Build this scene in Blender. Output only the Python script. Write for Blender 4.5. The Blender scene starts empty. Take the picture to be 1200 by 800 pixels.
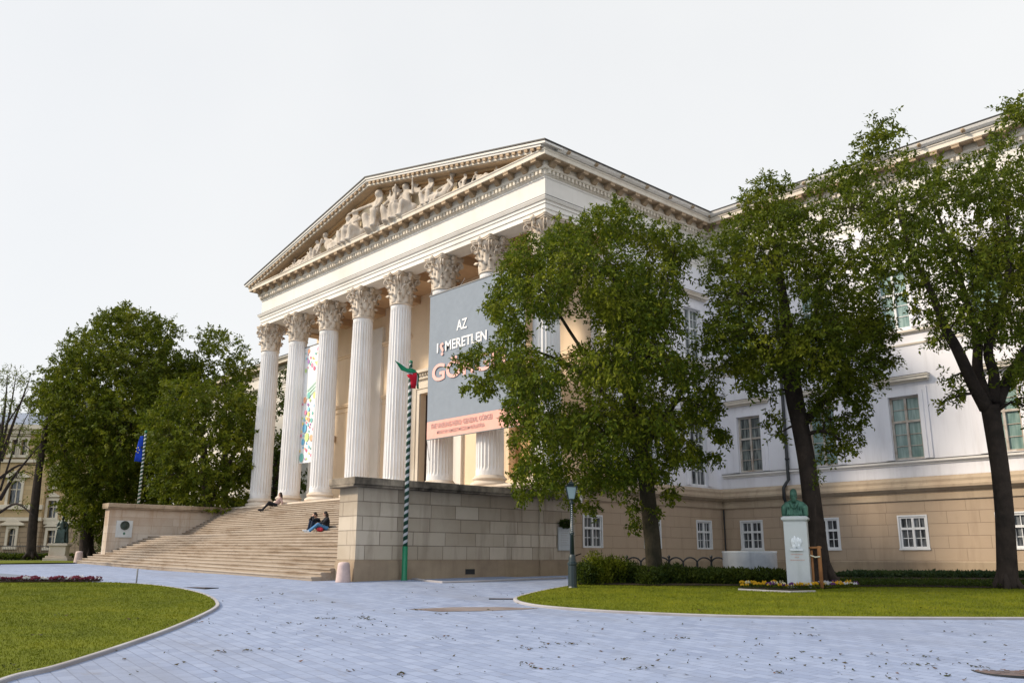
import bpy, math, random
import numpy as np
from mathutils import Vector, Matrix, geometry
rnd = random.Random(11); nr = np.random.default_rng(5); R = math.radians
scene = bpy.context.scene; COL = scene.collection
# ------------------------------------------------------------ camera
CAM = Vector((25.006, -24.780, .706)); F = 1025.09; YAW = .8303; PIT = .2418; ROLL = .0023
FW = Vector((-math.sin(YAW)*math.cos(PIT), math.cos(YAW)*math.cos(PIT), math.sin(PIT)))
RT0 = Vector((math.cos(YAW), math.sin(YAW), 0)); UP0 = RT0.cross(FW)
RT = RT0*math.cos(ROLL)+UP0*math.sin(ROLL); UP = -RT0*math.sin(ROLL)+UP0*math.cos(ROLL)
HD = Vector((-math.sin(YAW), math.cos(YAW), 0))
def ray(px, py): return FW + RT*((px-600)/F) - UP*((py-400)/F)
def at(px, py, T):
    d = ray(px, py); return CAM + d*(T/d.dot(HD))
KT = [(-300,-1.05),(0,-1.05),(4,-1.02),(8,-.9),(12,-.72),(18,-.43),(24,-.13),(27,0.0),(32,.09),(39,.15),(48,.35),(60,.38),(100,.42),(900,.5)]
_t = np.linspace(-300, 900, 12001); _z = np.interp(_t, [k[0] for k in KT], [k[1] for k in KT])
_k = np.hanning(41); _k /= _k.sum(); _zz = np.convolve(np.pad(_z, 20, mode='edge'), _k, 'valid')
def zg(x, y):
    t = (np.asarray(x)-CAM.x)*HD.x + (np.asarray(y)-CAM.y)*HD.y
    return np.interp(t, _t, _zz)
def gp(px, py):                      # where the line of sight meets the ground
    d = ray(px, py); lo, hi = 3.0, 300.0
    f = lambda s: (CAM+d*s).z - float(zg((CAM+d*s).x, (CAM+d*s).y))
    for _ in range(60):
        m = (lo+hi)/2
        if f(m) > 0: lo = m
        else: hi = m
    p = CAM+d*lo; p.z = float(zg(p.x, p.y)); return p
cd = bpy.data.cameras.new('camera'); cam = bpy.data.objects.new('camera', cd); COL.objects.link(cam)
cd.sensor_width = 36; cd.lens = F/1200*36; cd.clip_start = .1; cd.clip_end = 5000
cam.matrix_world = Matrix(((RT.x,UP.x,-FW.x,CAM.x),(RT.y,UP.y,-FW.y,CAM.y),(RT.z,UP.z,-FW.z,CAM.z),(0,0,0,1)))
scene.camera = cam
# ------------------------------------------------------------ objects
ORG = {}
def tag(o, label=None, cat=None, group=None, kind=None):
    if label: o['label'] = label
    if cat: o['category'] = cat
    if group: o['group'] = group
    if kind: o['kind'] = kind
    return o
def thing(name, label, cat, loc=(0,0,0), rz=0, group=None):
    o = bpy.data.objects.new(name, None); COL.objects.link(o); o.empty_display_size = .3
    o.location = loc; o.rotation_euler = (0,0,rz); ORG[o.name] = Vector(loc)
    return tag(o, label, cat, group)
def link(name, me, mat=None, parent=None, loc=(0,0,0)):
    o = bpy.data.objects.new(name, me); COL.objects.link(o)
    if mat is not None:
        for m in (mat if isinstance(mat, (list,tuple)) else [mat]): me.materials.append(m)
    if parent is not None: o.parent = parent
    else: o.location = loc
    return o
def copy_tree(o, parent=None):
    c = o.copy(); COL.objects.link(c)
    if parent is not None: c.parent = parent
    for ch in list(o.children): copy_tree(ch, c)
    return c
def vrot(a, b):
    return Vector(a).rotation_difference(Vector(b))
class MB:
    def __init__(s): s.v = []; s.f = []; s.m = []; s.cur = 0
    def add(s, vs, fs):
        n = len(s.v); s.v += [tuple(v) for v in vs]; s.f += [tuple(i+n for i in f) for f in fs]; s.m += [s.cur]*len(fs); return s
    def box(s, x0, x1, y0, y1, z0, z1):
        return s.add([(x0,y0,z0),(x1,y0,z0),(x1,y1,z0),(x0,y1,z0),(x0,y0,z1),(x1,y0,z1),(x1,y1,z1),(x0,y1,z1)],
                     [(0,3,2,1),(4,5,6,7),(0,1,5,4),(1,2,6,5),(2,3,7,6),(3,0,4,7)])
    def prism(s, poly, axis, a, b):          # polygon in the other two axes, extruded along axis
        n = len(poly)
        def P(p, t): return (t,p[0],p[1]) if axis == 'x' else ((p[0],t,p[1]) if axis == 'y' else (p[0],p[1],t))
        vs = [P(p,a) for p in poly]+[P(p,b) for p in poly]
        return s.add(vs, [tuple(range(n))[::-1], tuple(range(n,2*n))]+[(i,(i+1)%n,n+(i+1)%n,n+i) for i in range(n)])
    def lathe(s, prof, n=16, c=(0,0,0), a0=0, a1=2*math.pi, cap=True):
        full = abs(a1-a0-2*math.pi) < 1e-6; k = n if full else n+1; vs = []
        for r, z in prof:
            for i in range(k):
                a = a0+(a1-a0)*i/n; vs.append((c[0]+r*math.cos(a), c[1]+r*math.sin(a), c[2]+z))
        fs = []
        for j in range(len(prof)-1):
            for i in range(n):
                i2 = (i+1)%k; fs.append((j*k+i, j*k+i2, (j+1)*k+i2, (j+1)*k+i))
        if cap and full:
            fs.append(tuple(range(k))[::-1]); b = (len(prof)-1)*k; fs.append(tuple(range(b,b+k)))
        return s.add(vs, fs)
    def tube(s, pts, rads, n=8, cap=True):
        pts = [Vector(p) for p in pts]; m = len(pts)
        if not isinstance(rads, (list,tuple)): rads = [rads]*m
        ref = None; vs = []
        for i, p in enumerate(pts):
            d = (pts[min(i+1,m-1)]-pts[max(i-1,0)]).normalized()
            if ref is None:
                ref = d.cross(Vector((0,0,1)))
                if ref.length < .1: ref = d.cross(Vector((1,0,0)))
            ref = (ref-d*ref.dot(d)).normalized(); b = d.cross(ref)
            for k in range(n):
                a = 2*math.pi*k/n; vs.append(p+(ref*math.cos(a)+b*math.sin(a))*rads[i])
        fs = [(i*n+k, i*n+(k+1)%n, (i+1)*n+(k+1)%n, (i+1)*n+k) for i in range(m-1) for k in range(n)]
        if cap: fs += [tuple(range(n))[::-1], tuple(range((m-1)*n, m*n))]
        return s.add(vs, fs)
    def capsule(s, p0, p1, r0, r1, n=10):
        p0, p1 = Vector(p0), Vector(p1); d = p1-p0; L = d.length
        d = d/L if L > 1e-6 else Vector((0,0,1))
        prof = [(-1,.02),(-.9,.44),(-.6,.8),(0,1)]; pts = []; rr = []
        for a, k in prof: pts.append(p0+d*(a*r0)); rr.append(r0*k)
        for a, k in reversed(prof): pts.append(p1-d*(a*r1)); rr.append(r1*k)
        if L < 1e-6: del pts[4]; del rr[4]
        return s.tube(pts, rr, n)
    def ell(s, c, r, n=12, q=None):
        vs = []; fs = []; m = n//2
        for j in range(m+1):
            th = math.pi*j/m
            for i in range(n):
                ph = 2*math.pi*i/n; w = Vector((r[0]*math.sin(th)*math.cos(ph), r[1]*math.sin(th)*math.sin(ph), r[2]*math.cos(th)))
                if q is not None: w = q @ w
                vs.append(w+Vector(c))
        for j in range(m):
            for i in range(n): fs.append((j*n+i, (j+1)*n+i, (j+1)*n+(i+1)%n, j*n+(i+1)%n))
        return s.add(vs, fs)
    def sweep(s, path, prof):                # closed profile of (outward, z) along a plan path, mitred; outward = right of travel
        P = [Vector((p[0],p[1])) for p in path]; m = len(P); n = len(prof); vs = []
        for i in range(m):
            def nn(a, b):
                d = (b-a).normalized(); return Vector((d.y,-d.x))
            if i == 0: o = nn(P[0],P[1])
            elif i == m-1: o = nn(P[-2],P[-1])
            else:
                n1, n2 = nn(P[i-1],P[i]), nn(P[i],P[i+1]); o = (n1+n2)/(1+n1.dot(n2))
            for (u, z) in prof: q = P[i]+o*u; vs.append((q.x,q.y,z))
        fs = [(i*n+k, (i+1)*n+k, (i+1)*n+(k+1)%n, i*n+(k+1)%n) for i in range(m-1) for k in range(n)]
        fs += [tuple(range(n)), tuple(range((m-1)*n, m*n))[::-1]]
        return s.add(vs, fs)
    def mesh(s, name, off=Vector((0,0,0)), smooth=False):
        me = bpy.data.meshes.new(name)
        me.from_pydata([(v[0]-off.x, v[1]-off.y, v[2]-off.z) for v in s.v], [], s.f)
        if any(s.m): me.polygons.foreach_set('material_index', s.m)
        if smooth: me.polygons.foreach_set('use_smooth', [True]*len(s.f))
        me.validate(); me.update()
        import bmesh
        bm = bmesh.new(); bm.from_mesh(me); bmesh.ops.recalc_face_normals(bm, faces=bm.faces); bm.to_mesh(me); bm.free()
        return me
    def build(s, name, mat, parent=None, smooth=False, local=False, bevel=0):
        off = Vector((0,0,0))
        if parent is not None and not local:
            off = ORG.get(parent.name, off)
        o = link(name, s.mesh(name, off, smooth), mat, parent)
        ORG[o.name] = off
        if bevel:
            b = o.modifiers.new('b','BEVEL'); b.width = bevel; b.segments = 2; b.limit_method = 'ANGLE'
        return o
def remeshed(mb, voxel, smooth_it=3):
    me = mb.mesh('tmp'); ob = bpy.data.objects.new('tmp', me); COL.objects.link(ob)
    m = ob.modifiers.new('r','REMESH'); m.mode = 'VOXEL'; m.voxel_size = voxel; m.use_smooth_shade = True
    if smooth_it:
        k = ob.modifiers.new('s','SMOOTH'); k.factor = .5; k.iterations = smooth_it
    dg = bpy.context.evaluated_depsgraph_get(); out = bpy.data.meshes.new_from_object(ob.evaluated_get(dg))
    bpy.data.objects.remove(ob); out.materials.clear(); return out
# ------------------------------------------------------------ materials
class N:
    def __init__(s, name):
        s.m = bpy.data.materials.new(name); s.m.use_nodes = True; s.t = s.m.node_tree; s.t.nodes.clear()
        s.out = s.n('ShaderNodeOutputMaterial'); s.b = s.n('ShaderNodeBsdfPrincipled'); s.l(s.b.outputs[0], s.out.inputs[0])
    def n(s, t, **k):
        x = s.t.nodes.new(t)
        for a, v in k.items(): setattr(x, a, v)
        return x
    def l(s, a, b): s.t.links.new(a, b)
    def math(s, op, a, b=None, c=None):
        x = s.n('ShaderNodeMath', operation=op)
        for i, v in enumerate((a,b,c)):
            if v is None: continue
            if isinstance(v, (int,float)): x.inputs[i].default_value = v
            else: s.l(v, x.inputs[i])
        return x.outputs[0]
    def mix(s, f, a, b, blend='MIX'):
        x = s.n('ShaderNodeMix', data_type='RGBA', blend_type=blend)
        for i, v in ((0,f),(6,a),(7,b)):
            if isinstance(v, (int,float)): x.inputs[i].default_value = v
            elif isinstance(v, (tuple,list)): x.inputs[i].default_value = (*v[:3],1)
            else: s.l(v, x.inputs[i])
        return x.outputs[2]
    def pos(s): return s.n('ShaderNodeNewGeometry').outputs['Position']
    def obj(s): return s.n('ShaderNodeTexCoord').outputs['Object']
    def noise(s, v, scale, detail=4, rough=.55, dist=0):
        x = s.n('ShaderNodeTexNoise'); s.l(v, x.inputs['Vector']); x.inputs['Scale'].default_value = scale
        x.inputs['Detail'].default_value = detail; x.inputs['Roughness'].default_value = rough; x.inputs['Distortion'].default_value = dist
        return x.outputs['Fac']
    def ramp(s, f, lo, hi):
        x = s.n('ShaderNodeMapRange'); x.inputs[1].default_value = lo; x.inputs[2].default_value = hi; s.l(f, x.inputs[0]); return x.outputs[0]
    def cramp(s, f, stops):
        x = s.n('ShaderNodeValToRGB'); e = x.color_ramp.elements
        while len(e) < len(stops): e.new(.5)
        for k, (p, c) in zip(e, stops): k.position = p; k.color = (*c,1)
        s.l(f, x.inputs[0]); return x.outputs[0]
    def scalev(s, v, sc):
        x = s.n('ShaderNodeMapping'); s.l(v, x.inputs[0]); x.inputs['Scale'].default_value = sc; return x.outputs[0]
    def bump(s, h, strength=.3, dist=.02, normal=None):
        x = s.n('ShaderNodeBump'); x.inputs['Strength'].default_value = strength; x.inputs['Distance'].default_value = dist
        s.l(h, x.inputs['Height'])
        if normal is not None: s.l(normal, x.inputs['Normal'])
        return x.outputs[0]
    def done(s, col, rough=.8, normal=None, spec=.3, metal=0):
        if isinstance(col, (tuple,list)): s.b.inputs['Base Color'].default_value = (*col[:3],1)
        else: s.l(col, s.b.inputs['Base Color'])
        if isinstance(rough, (int,float)): s.b.inputs['Roughness'].default_value = rough
        else: s.l(rough, s.b.inputs['Roughness'])
        if normal is not None: s.l(normal, s.b.inputs['Normal'])
        s.b.inputs['Specular IOR Level'].default_value = spec; s.b.inputs['Metallic'].default_value = metal
        return s.m
def sc3(c, k): return tuple(min(1,x*k) for x in c)
def mk(name, col, col2=None, var=.12, scale=2.0, rough=.8, bump=.15, bscale=25, spec=.3, metal=0, streak=0, streakcol=(.1,.08,.06)):
    n = N(name); p = n.pos()
    c = n.mix(n.noise(p, scale, 5), sc3(col,1-var), sc3(col,1+var))
    if col2: c = n.mix(n.ramp(n.noise(p, scale*.35, 5, .6, .4), .42, .68), c, col2)
    if streak:                            # run-off stains: noise stretched vertically
        q = n.scalev(p, (2.2,2.2,.22)); c = n.mix(n.math('MULTIPLY', n.ramp(n.noise(q, 1.6, 6, .65), .5, .8), streak), c, streakcol)
    h = n.noise(n.scalev(p,(1,1,.25)) if 'bark' in name else p, bscale, 4)
    return n.done(c, rough, n.bump(h, bump, .05 if 'bark' in name else .01) if bump else None, spec, metal)
def flat(name, col, rough=.5, spec=.4, metal=0):
    return mk(name, col, var=.05, scale=6, rough=rough, bump=.05, bscale=60, spec=spec, metal=metal)
def ashlar(name, col, col2, mortar, bw, bh, z0, msize=.006, stain=.0, staincol=(.06,.05,.04), vary=.12, dirt=None, jb=.5):
    n = N(name); g = n.n('ShaderNodeNewGeometry'); p = g.outputs['Position']
    sp = n.n('ShaderNodeSeparateXYZ'); n.l(p, sp.inputs[0]); sn = n.n('ShaderNodeSeparateXYZ'); n.l(g.outputs['True Normal'], sn.inputs[0])
    ax, ay = n.math('ABSOLUTE', sn.outputs[0]), n.math('ABSOLUTE', sn.outputs[1])
    uu = n.math('ADD', n.math('MULTIPLY', sp.outputs[0], ay), n.math('MULTIPLY', sp.outputs[1], ax))
    cb = n.n('ShaderNodeCombineXYZ'); n.l(uu, cb.inputs[0]); n.l(n.math('SUBTRACT', sp.outputs[2], z0), cb.inputs[1])
    bt = n.n('ShaderNodeTexBrick'); n.l(cb.outputs[0], bt.inputs['Vector'])
    for k, v in (('Scale',1),('Mortar Size',msize),('Mortar Smooth',.2),('Bias',0),('Brick Width',bw),('Row Height',bh)): bt.inputs[k].default_value = v
    bt.offset = .5; bt.offset_frequency = 2; bt.squash = .78; bt.squash_frequency = 3
    bt.inputs['Color1'].default_value = (*sc3(col,1-vary),1); bt.inputs['Color2'].default_value = (*sc3(col2,1+vary*.6),1); bt.inputs['Mortar'].default_value = (*mortar,1)
    c = n.mix(n.math('MULTIPLY', n.noise(p, 3.0, 6, .65), .5), bt.outputs[0], sc3(col2,.8))
    c = n.mix(n.ramp(n.noise(p, .55, 5, .6, .6), .45, .75), c, n.mix(.45, c, col2))
    if stain:
        q = n.scalev(p, (1.6,1.6,.25)); f = n.ramp(n.noise(q, 1.1, 6, .65, .3), .5, .78)
        c = n.mix(n.math('MULTIPLY', f, stain), c, staincol)
    if dirt:                               # grime band: (z where it starts, z where it is full)
        f = n.ramp(n.math('ADD', sp.outputs[2], n.math('MULTIPLY', n.noise(p, 1.3, 5, .7), dirt[2])), dirt[0], dirt[1])
        c = n.mix(n.math('MULTIPLY', f, dirt[3]), c, staincol)
    h = n.math('ADD', n.math('MULTIPLY', n.noise(p, 18, 5), .35), n.math('MULTIPLY', bt.outputs['Fac'], -1.0))
    return n.done(c, .88, n.bump(h, jb, .012), .2)
M = {}
M['white_stucco'] = mk('white_stucco', (.78,.75,.71), (.70,.67,.62), .04, .8, .85, .06, 40, .2, streak=.18, streakcol=(.45,.40,.34))
M['wing_stucco'] = mk('wing_stucco', (.80,.79,.825), (.74,.73,.76), .05, .6, .88, .06, 40, .2, streak=.4, streakcol=(.46,.44,.45))
M['cornice_stone'] = mk('cornice_stone', (.72,.66,.57), (.60,.53,.44), .07, 1.2, .85, .1, 30, .2, streak=.3, streakcol=(.36,.29,.22))
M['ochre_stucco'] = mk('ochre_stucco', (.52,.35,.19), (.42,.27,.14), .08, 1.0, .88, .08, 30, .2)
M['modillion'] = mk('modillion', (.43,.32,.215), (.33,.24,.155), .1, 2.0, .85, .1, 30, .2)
M['cella_stucco'] = mk('cella_stucco', (.84,.68,.50), (.79,.62,.44), .05, .8, .88, .06, 40, .2, streak=.2, streakcol=(.48,.38,.28))
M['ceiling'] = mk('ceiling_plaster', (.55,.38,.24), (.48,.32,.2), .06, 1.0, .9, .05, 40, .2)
M['shaft'] = mk('column_marble', (.74,.73,.73), (.68,.66,.64), .06, 1.5, .75, .08, 30, .25, streak=.6, streakcol=(.40,.36,.32))
M['capital'] = mk('capital_stone', (.66,.58,.49), (.42,.34,.26), .12, 3.0, .85, .2, 30, .2)
M['base_stone'] = mk('base_stone', (.66,.58,.49), (.50,.41,.32), .12, 2.0, .85, .2, 25, .2)
M['statue_stone'] = mk('statue_stone', (.56,.50,.43), (.40,.34,.28), .14, 3.0, .85, .3, 20, .2, streak=.5, streakcol=(.28,.22,.17))
M['rust'] = ashlar('rusticated_stucco', (.47,.36,.26), (.43,.325,.23), (.20,.145,.10), 1.55, .47, .62, .007, .55, (.25,.18,.125), .05, jb=.8)
M['plinth'] = mk('plinth_stone', (.36,.28,.195), (.25,.19,.135), .12, 1.5, .9, .2, 25, .2, streak=.5, streakcol=(.18,.13,.09))
M['band'] = mk('water_table_stone', (.46,.365,.26), (.36,.275,.195), .1, 1.2, .88, .15, 25, .2, streak=.55, streakcol=(.20,.15,.11))
M['cheek'] = ashlar('cheek_wall_ashlar', (.45,.37,.275), (.55,.48,.39), (.14,.105,.075), 1.3, .437, .62, .014, .6, (.16,.12,.085), .17, dirt=(2.2,3.4,.9,.5), jb=.9)
M['cheek_light'] = ashlar('cheek_wall_pale_ashlar', (.50,.43,.36), (.56,.51,.45), (.26,.20,.15), 1.9, .437, .62, .009, .8, (.30,.185,.10), .1, dirt=(2.6,4.2,1.6,.6))
M['coping'] = mk('weathered_coping', (.34,.285,.22), (.04,.034,.028), .35, 2.2, .92, .5, 14, .2, streak=.8, streakcol=(.05,.04,.035))
M['coping_pale'] = mk('pale_weathered_coping', (.38,.30,.22), (.19,.14,.09), .2, 2.0, .9, .3, 14, .2, streak=.4, streakcol=(.18,.13,.09))
def stepmat():
    n = N('worn_step_stone'); g = n.n('ShaderNodeNewGeometry'); p = g.outputs['Position']; oi = n.n('ShaderNodeObjectInfo')
    c = n.mix(n.noise(p, 1.3, 5, .6), (.31,.26,.21), (.43,.375,.315)); c = n.mix(n.math('MULTIPLY', oi.outputs['Random'], .55), c, (.34,.28,.22))
    c = n.mix(n.math('MULTIPLY', n.ramp(n.noise(n.scalev(p,(.25,1,1)), 1.5, 6, .7, .6), .48, .7), .8), c, (.17,.115,.07))      # trodden-in dirt
    c = n.mix(n.math('MULTIPLY', n.ramp(n.noise(n.scalev(p,(.6,2,3)), 2.6, 5, .75), .58, .72), .8), c, (.11,.075,.05))
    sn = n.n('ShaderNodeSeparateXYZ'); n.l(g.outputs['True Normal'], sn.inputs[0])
    c = n.mix(n.math('MULTIPLY', n.ramp(sn.outputs[2], .5, .0), .22), c, (.22,.15,.10))     # risers painted darker than treads, standing in for their shade
    h = n.noise(p, 14, 5); return n.done(c, .9, n.bump(h, .4, .015), .2)
M['step'] = stepmat()
M['granite'] = mk('pink_granite', (.52,.40,.37), (.40,.31,.30), .15, 9, .7, .2, 40, .3)
M['marble'] = mk('white_marble', (.52,.55,.56), (.42,.45,.47), .08, 2.5, .55, .08, 30, .35, streak=.45, streakcol=(.28,.31,.29))
M['marble_streaked'] = mk('streaked_marble', (.74,.78,.82), (.50,.56,.64), .1, 2.6, .5, .08, 25, .4, streak=.6, streakcol=(.30,.35,.42))
M['bronze_green'] = mk('verdigris_bronze', (.03,.10,.07), (.085,.20,.145), .35, 9, .55, .3, 30, .4, .3, streak=.8, streakcol=(.012,.03,.024))
M['bronze_dark'] = mk('dark_bronze', (.03,.045,.04), (.06,.09,.08), .25, 5, .45, .2, 30, .5, .5)
M['iron'] = flat('dark_iron', (.016,.018,.02), .5, .4)
M['lamp_green'] = flat('dark_green_enamel', (.012,.026,.03), .4, .5)
M['white_paint'] = flat('white_frame_paint', (.70,.70,.70), .5, .4)
M['worn_paint'] = mk('worn_frame_paint', (.50,.46,.41), (.33,.25,.18), .15, 6, .7, .2, 40, .3)
M['roof'] = flat('dark_roof_metal', (.035,.032,.03), .6, .4)
M['pole_green'] = flat('pole_green_paint', (.0,.16,.07), .4, .5)
M['grey_paint'] = flat('grey_paint', (.22,.22,.22), .6)
M['gold'] = flat('plain_cream', (.7,.66,.5), .6)
def glass(name, c1, c2, rough=.12):
    n = N(name); p = n.pos(); q = n.scalev(p, (9,9,1.2))
    c = n.mix(n.ramp(n.noise(q, 1.0, 3), .4, .65), c1, c2)
    w = n.noise(p, 1.3, 2)
    return n.done(c, rough, n.bump(w, .12, .02), .55)
M['glass_teal'] = glass('teal_window_glass', (.15,.24,.225), (.27,.37,.34))
M['glass_dark'] = glass('dark_window_glass', (.015,.018,.022), (.16,.17,.18))
M['glass_grey'] = glass('grey_window_glass', (.05,.06,.06), (.24,.27,.25))
M['glass_lamp'] = flat('milky_lamp_glass', (.30,.40,.43), .25, .5)
M['soil'] = mk('dark_mulch', (.035,.026,.02), (.02,.015,.012), .3, 8, .95, .6, 20, .1)
M['kerb'] = mk('kerb_stone', (.34,.33,.34), (.27,.25,.25), .1, 3, .85, .2, 25, .25)
M['asphalt'] = mk('asphalt', (.16,.19,.24), (.13,.15,.19), .1, 2, .9, .25, 60, .25)
def cloth(name, col, bump=.1):
    n = N(name); p = n.pos(); return n.done(n.mix(n.noise(p, 4), sc3(col,.9), sc3(col,1.1)), .85, n.bump(n.noise(p, 60), bump, .01), .2)
# paving: small grey-blue slabs in rows
def paving():
    n = N('slab_paving'); p = n.pos(); mp = n.n('ShaderNodeMapping'); n.l(p, mp.inputs[0]); mp.inputs['Rotation'].default_value = (0,0,R(7))
    wob = n.n('ShaderNodeMix', data_type='VECTOR'); 
    bt = n.n('ShaderNodeTexBrick'); n.l(mp.outputs[0], bt.inputs['Vector'])
    for k, v in (('Scale',1),('Mortar Size',.006),('Mortar Smooth',.3),('Brick Width',.31),('Row Height',.205)): bt.inputs[k].default_value = v
    bt.inputs['Color1'].default_value = (.18,.22,.325,1); bt.inputs['Color2'].default_value = (.25,.295,.41,1); bt.inputs['Mortar'].default_value = (.12,.14,.195,1)
    c = n.mix(n.math('MULTIPLY', n.ramp(n.noise(p, .5, 6, .65), .35, .7), .55), bt.outputs[0], (.25,.295,.405))
    c = n.mix(n.math('MULTIPLY', n.ramp(n.noise(p, 1.7, 6, .7, .5), .55, .8), .6), c, (.145,.165,.215))
    c = n.mix(n.math('MULTIPLY', n.ramp(n.noise(n.scalev(p,(1,1,1)), 9, 5, .7), .6, .8), .45), c, (.16,.16,.17))
    c = n.mix(n.math('MULTIPLY', n.ramp(n.noise(n.scalev(mp.outputs[0],(.10,.45,1)), 1.0, 6, .65, .4), .5, .72), .55), c, (.165,.18,.225))    # worn, dirtier wheel tracks
    c = n.mix(n.math('MULTIPLY', n.ramp(n.noise(n.scalev(mp.outputs[0],(.5,1.6,1)), 2.2, 6, .75), .60, .74), .5), c, (.15,.135,.12))
    h = n.math('ADD', n.math('MULTIPLY', n.noise(p, 22, 5), .4), n.math('MULTIPLY', bt.outputs['Fac'], -1.2))
    return n.done(c, .8, n.bump(h, .6, .012), .3)
M['paving'] = paving()
def lawn():
    n = N('lawn_turf'); p = n.pos()
    c = n.cramp(n.noise(p, .9, 6, .65), [(.3,(.085,.105,.005)),(.5,(.125,.145,.006)),(.7,(.17,.18,.009))])
    c = n.mix(n.math('MULTIPLY', n.noise(p, 60, 3), .45), c, (.06,.075,.004))
    return n.done(c, .9, n.bump(n.noise(p, 90, 4), .8, .03), .15)
M['lawn'] = lawn()
LEAFK = .78
def grassmat():
    n = N('grass_blade'); g = n.n('ShaderNodeNewGeometry'); p = g.outputs['Position']
    c = n.cramp(n.noise(p, .9, 6, .65), [(.3,(.085,.105,.005)),(.5,(.13,.15,.007)),(.7,(.18,.185,.010))])
    c = n.mix(n.math('MULTIPLY', n.ramp(n.noise(p, .28, 5, .65, .5), .52, .68), .35), c, (.18,.165,.025))
    c = n.mix(n.math('MULTIPLY', g.outputs['Random Per Island'], .18), c, (.07,.09,.006)); return n.done(c, .8, None, .1)
def leafmat(name, stops, trans=.30, rough=.55, fresh_sunlit=.55):
    n = N(name); g = n.n('ShaderNodeNewGeometry')
    c = n.cramp(g.outputs['Random Per Island'], [(p_, sc3(c_, LEAFK)) for p_, c_ in stops])
    c = n.mix(n.math('MULTIPLY', n.ramp(n.noise(g.outputs['Position'], .75, 3, .6), .5, .68), fresh_sunlit), c, (.235,.235,.016))   # sunlit highlights painted as yellow-green clumps, mixed with younger shoots
    n.done(c, rough, None, .08)
    tb = n.n('ShaderNodeBsdfTranslucent'); n.l(n.mix(.5, c, (.15,.20,.008)), tb.inputs[0])
    mx = n.n('ShaderNodeMixShader'); mx.inputs[0].default_value = trans
    n.l(n.b.outputs[0], mx.inputs[1]); n.l(tb.outputs[0], mx.inputs[2]); n.l(mx.outputs[0], n.out.inputs[0]); return n.m
M['leaf_pagoda'] = leafmat('leaf_light_green', [(0,(.055,.09,.009)),(.6,(.09,.13,.012)),(.9,(.16,.19,.014)),(1,(.30,.31,.02))])
M['leaf_dense'] = leafmat('leaf_mid_green', [(0,(.06,.09,.010)),(.6,(.088,.122,.012)),(1,(.135,.16,.014))])
M['leaf_elm'] = leafmat('leaf_elm_green', [(0,(.058,.088,.010)),(.6,(.085,.118,.012)),(1,(.13,.155,.014))])
M['leaf_park'] = leafmat('leaf_park_green', [(0,(.058,.085,.009)),(.6,(.085,.115,.011)),(1,(.14,.16,.014))], fresh_sunlit=.75)
M['leaf_dark'] = leafmat('leaf_dark_green', [(0,(.018,.035,.010)),(.6,(.035,.06,.014)),(1,(.07,.10,.02))], .25, .55, .1)
M['leaf_ivy'] = leafmat('leaf_ivy_green', [(0,(.02,.045,.025)),(.6,(.04,.075,.04)),(1,(.07,.11,.06))], .2, .55, .05)
M['grass_blade'] = grassmat()
M['bark'] = mk('tree_bark', (.038,.029,.024), (.02,.016,.014), .45, 6, .95, .9, 12, .15)
M['bark_green'] = mk('tree_bark_mossy', (.045,.038,.026), (.022,.022,.014), .45, 6, .95, .9, 12, .15)
M['fallen'] = leafmat('fallen_leaf', [(0,(.03,.04,.012)),(.45,(.06,.06,.02)),(.8,(.08,.05,.025)),(1,(.16,.08,.05))], .1, .55, .0)
# ============================================================ SETTING
def struct(o, kind='structure'): o['kind'] = kind; return o
def sheet(name, mat, poly, dz, step, kind='structure', holes=()):
    """flat-lying sheet: polygon in plan, triangulated finely and laid on the terrain"""
    P = [Vector((p[0],p[1])) for p in poly]; xs = [p.x for p in P]; ys = [p.y for p in P]
    pts = []; n0 = 0
    for i, p in enumerate(P):                       # subdivide the rim
        q = P[(i+1)%len(P)]; k = max(1, int((q-p).length/step))
        pts += [p+(q-p)*(j/k) for j in range(k)]
    n0 = len(pts); edges = [(i,(i+1)%n0) for i in range(n0)]
    def inside(x, y):
        c = False; m = len(P)
        for i in range(m):
            a, b = P[i], P[i-1]
            if (a.y > y) != (b.y > y) and x < (b.x-a.x)*(y-a.y)/(b.y-a.y)+a.x: c = not c
        return c
    x = min(xs)+step*.5
    while x < max(xs):
        y = min(ys)+step*.5
        while y < max(ys):
            if inside(x,y): pts.append(Vector((x+rnd.uniform(-.1,.1)*step, y+rnd.uniform(-.1,.1)*step)))
            y += step
        x += step
    v, _, f, *_r = geometry.delaunay_2d_cdt(pts, edges, [list(range(n0))], 1, 1e-5)
    z = zg([a.x for a in v], [a.y for a in v])
    me = bpy.data.meshes.new(name); me.from_pydata([(a.x,a.y,float(zz)+dz) for a, zz in zip(v,z)], [], [tuple(i) for i in f]); me.update()
    for pl in me.polygons:
        if pl.normal.z < 0: me.flip_normals(); break
    me.polygons.foreach_set('use_smooth', [True]*len(me.polygons))
    return link(name, me, mat), P, inside
# ground: one sheet to the horizon, finer near the camera
gx = sorted(set([-1500,-900,-500,-300,-200]+list(range(-140,100,2))+[140,220,400,800,1500])); gy = gx
zz = zg(*np.meshgrid(gx, gy))
v = [(x,y,float(zz[j][i])-.07) for j, y in enumerate(gy) for i, x in enumerate(gx)]; n = len(gx)
me = bpy.data.meshes.new('ground'); me.from_pydata(v, [], [(j*n+i,j*n+i+1,(j+1)*n+i+1,(j+1)*n+i) for j in range(n-1) for i in range(n-1)]); me.update()
M['earth'] = mk('park_earth', (.06,.075,.02), (.05,.045,.03), .2, .5, .95, .4, 12, .1)
struct(link('ground', me, M['earth']))
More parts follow.
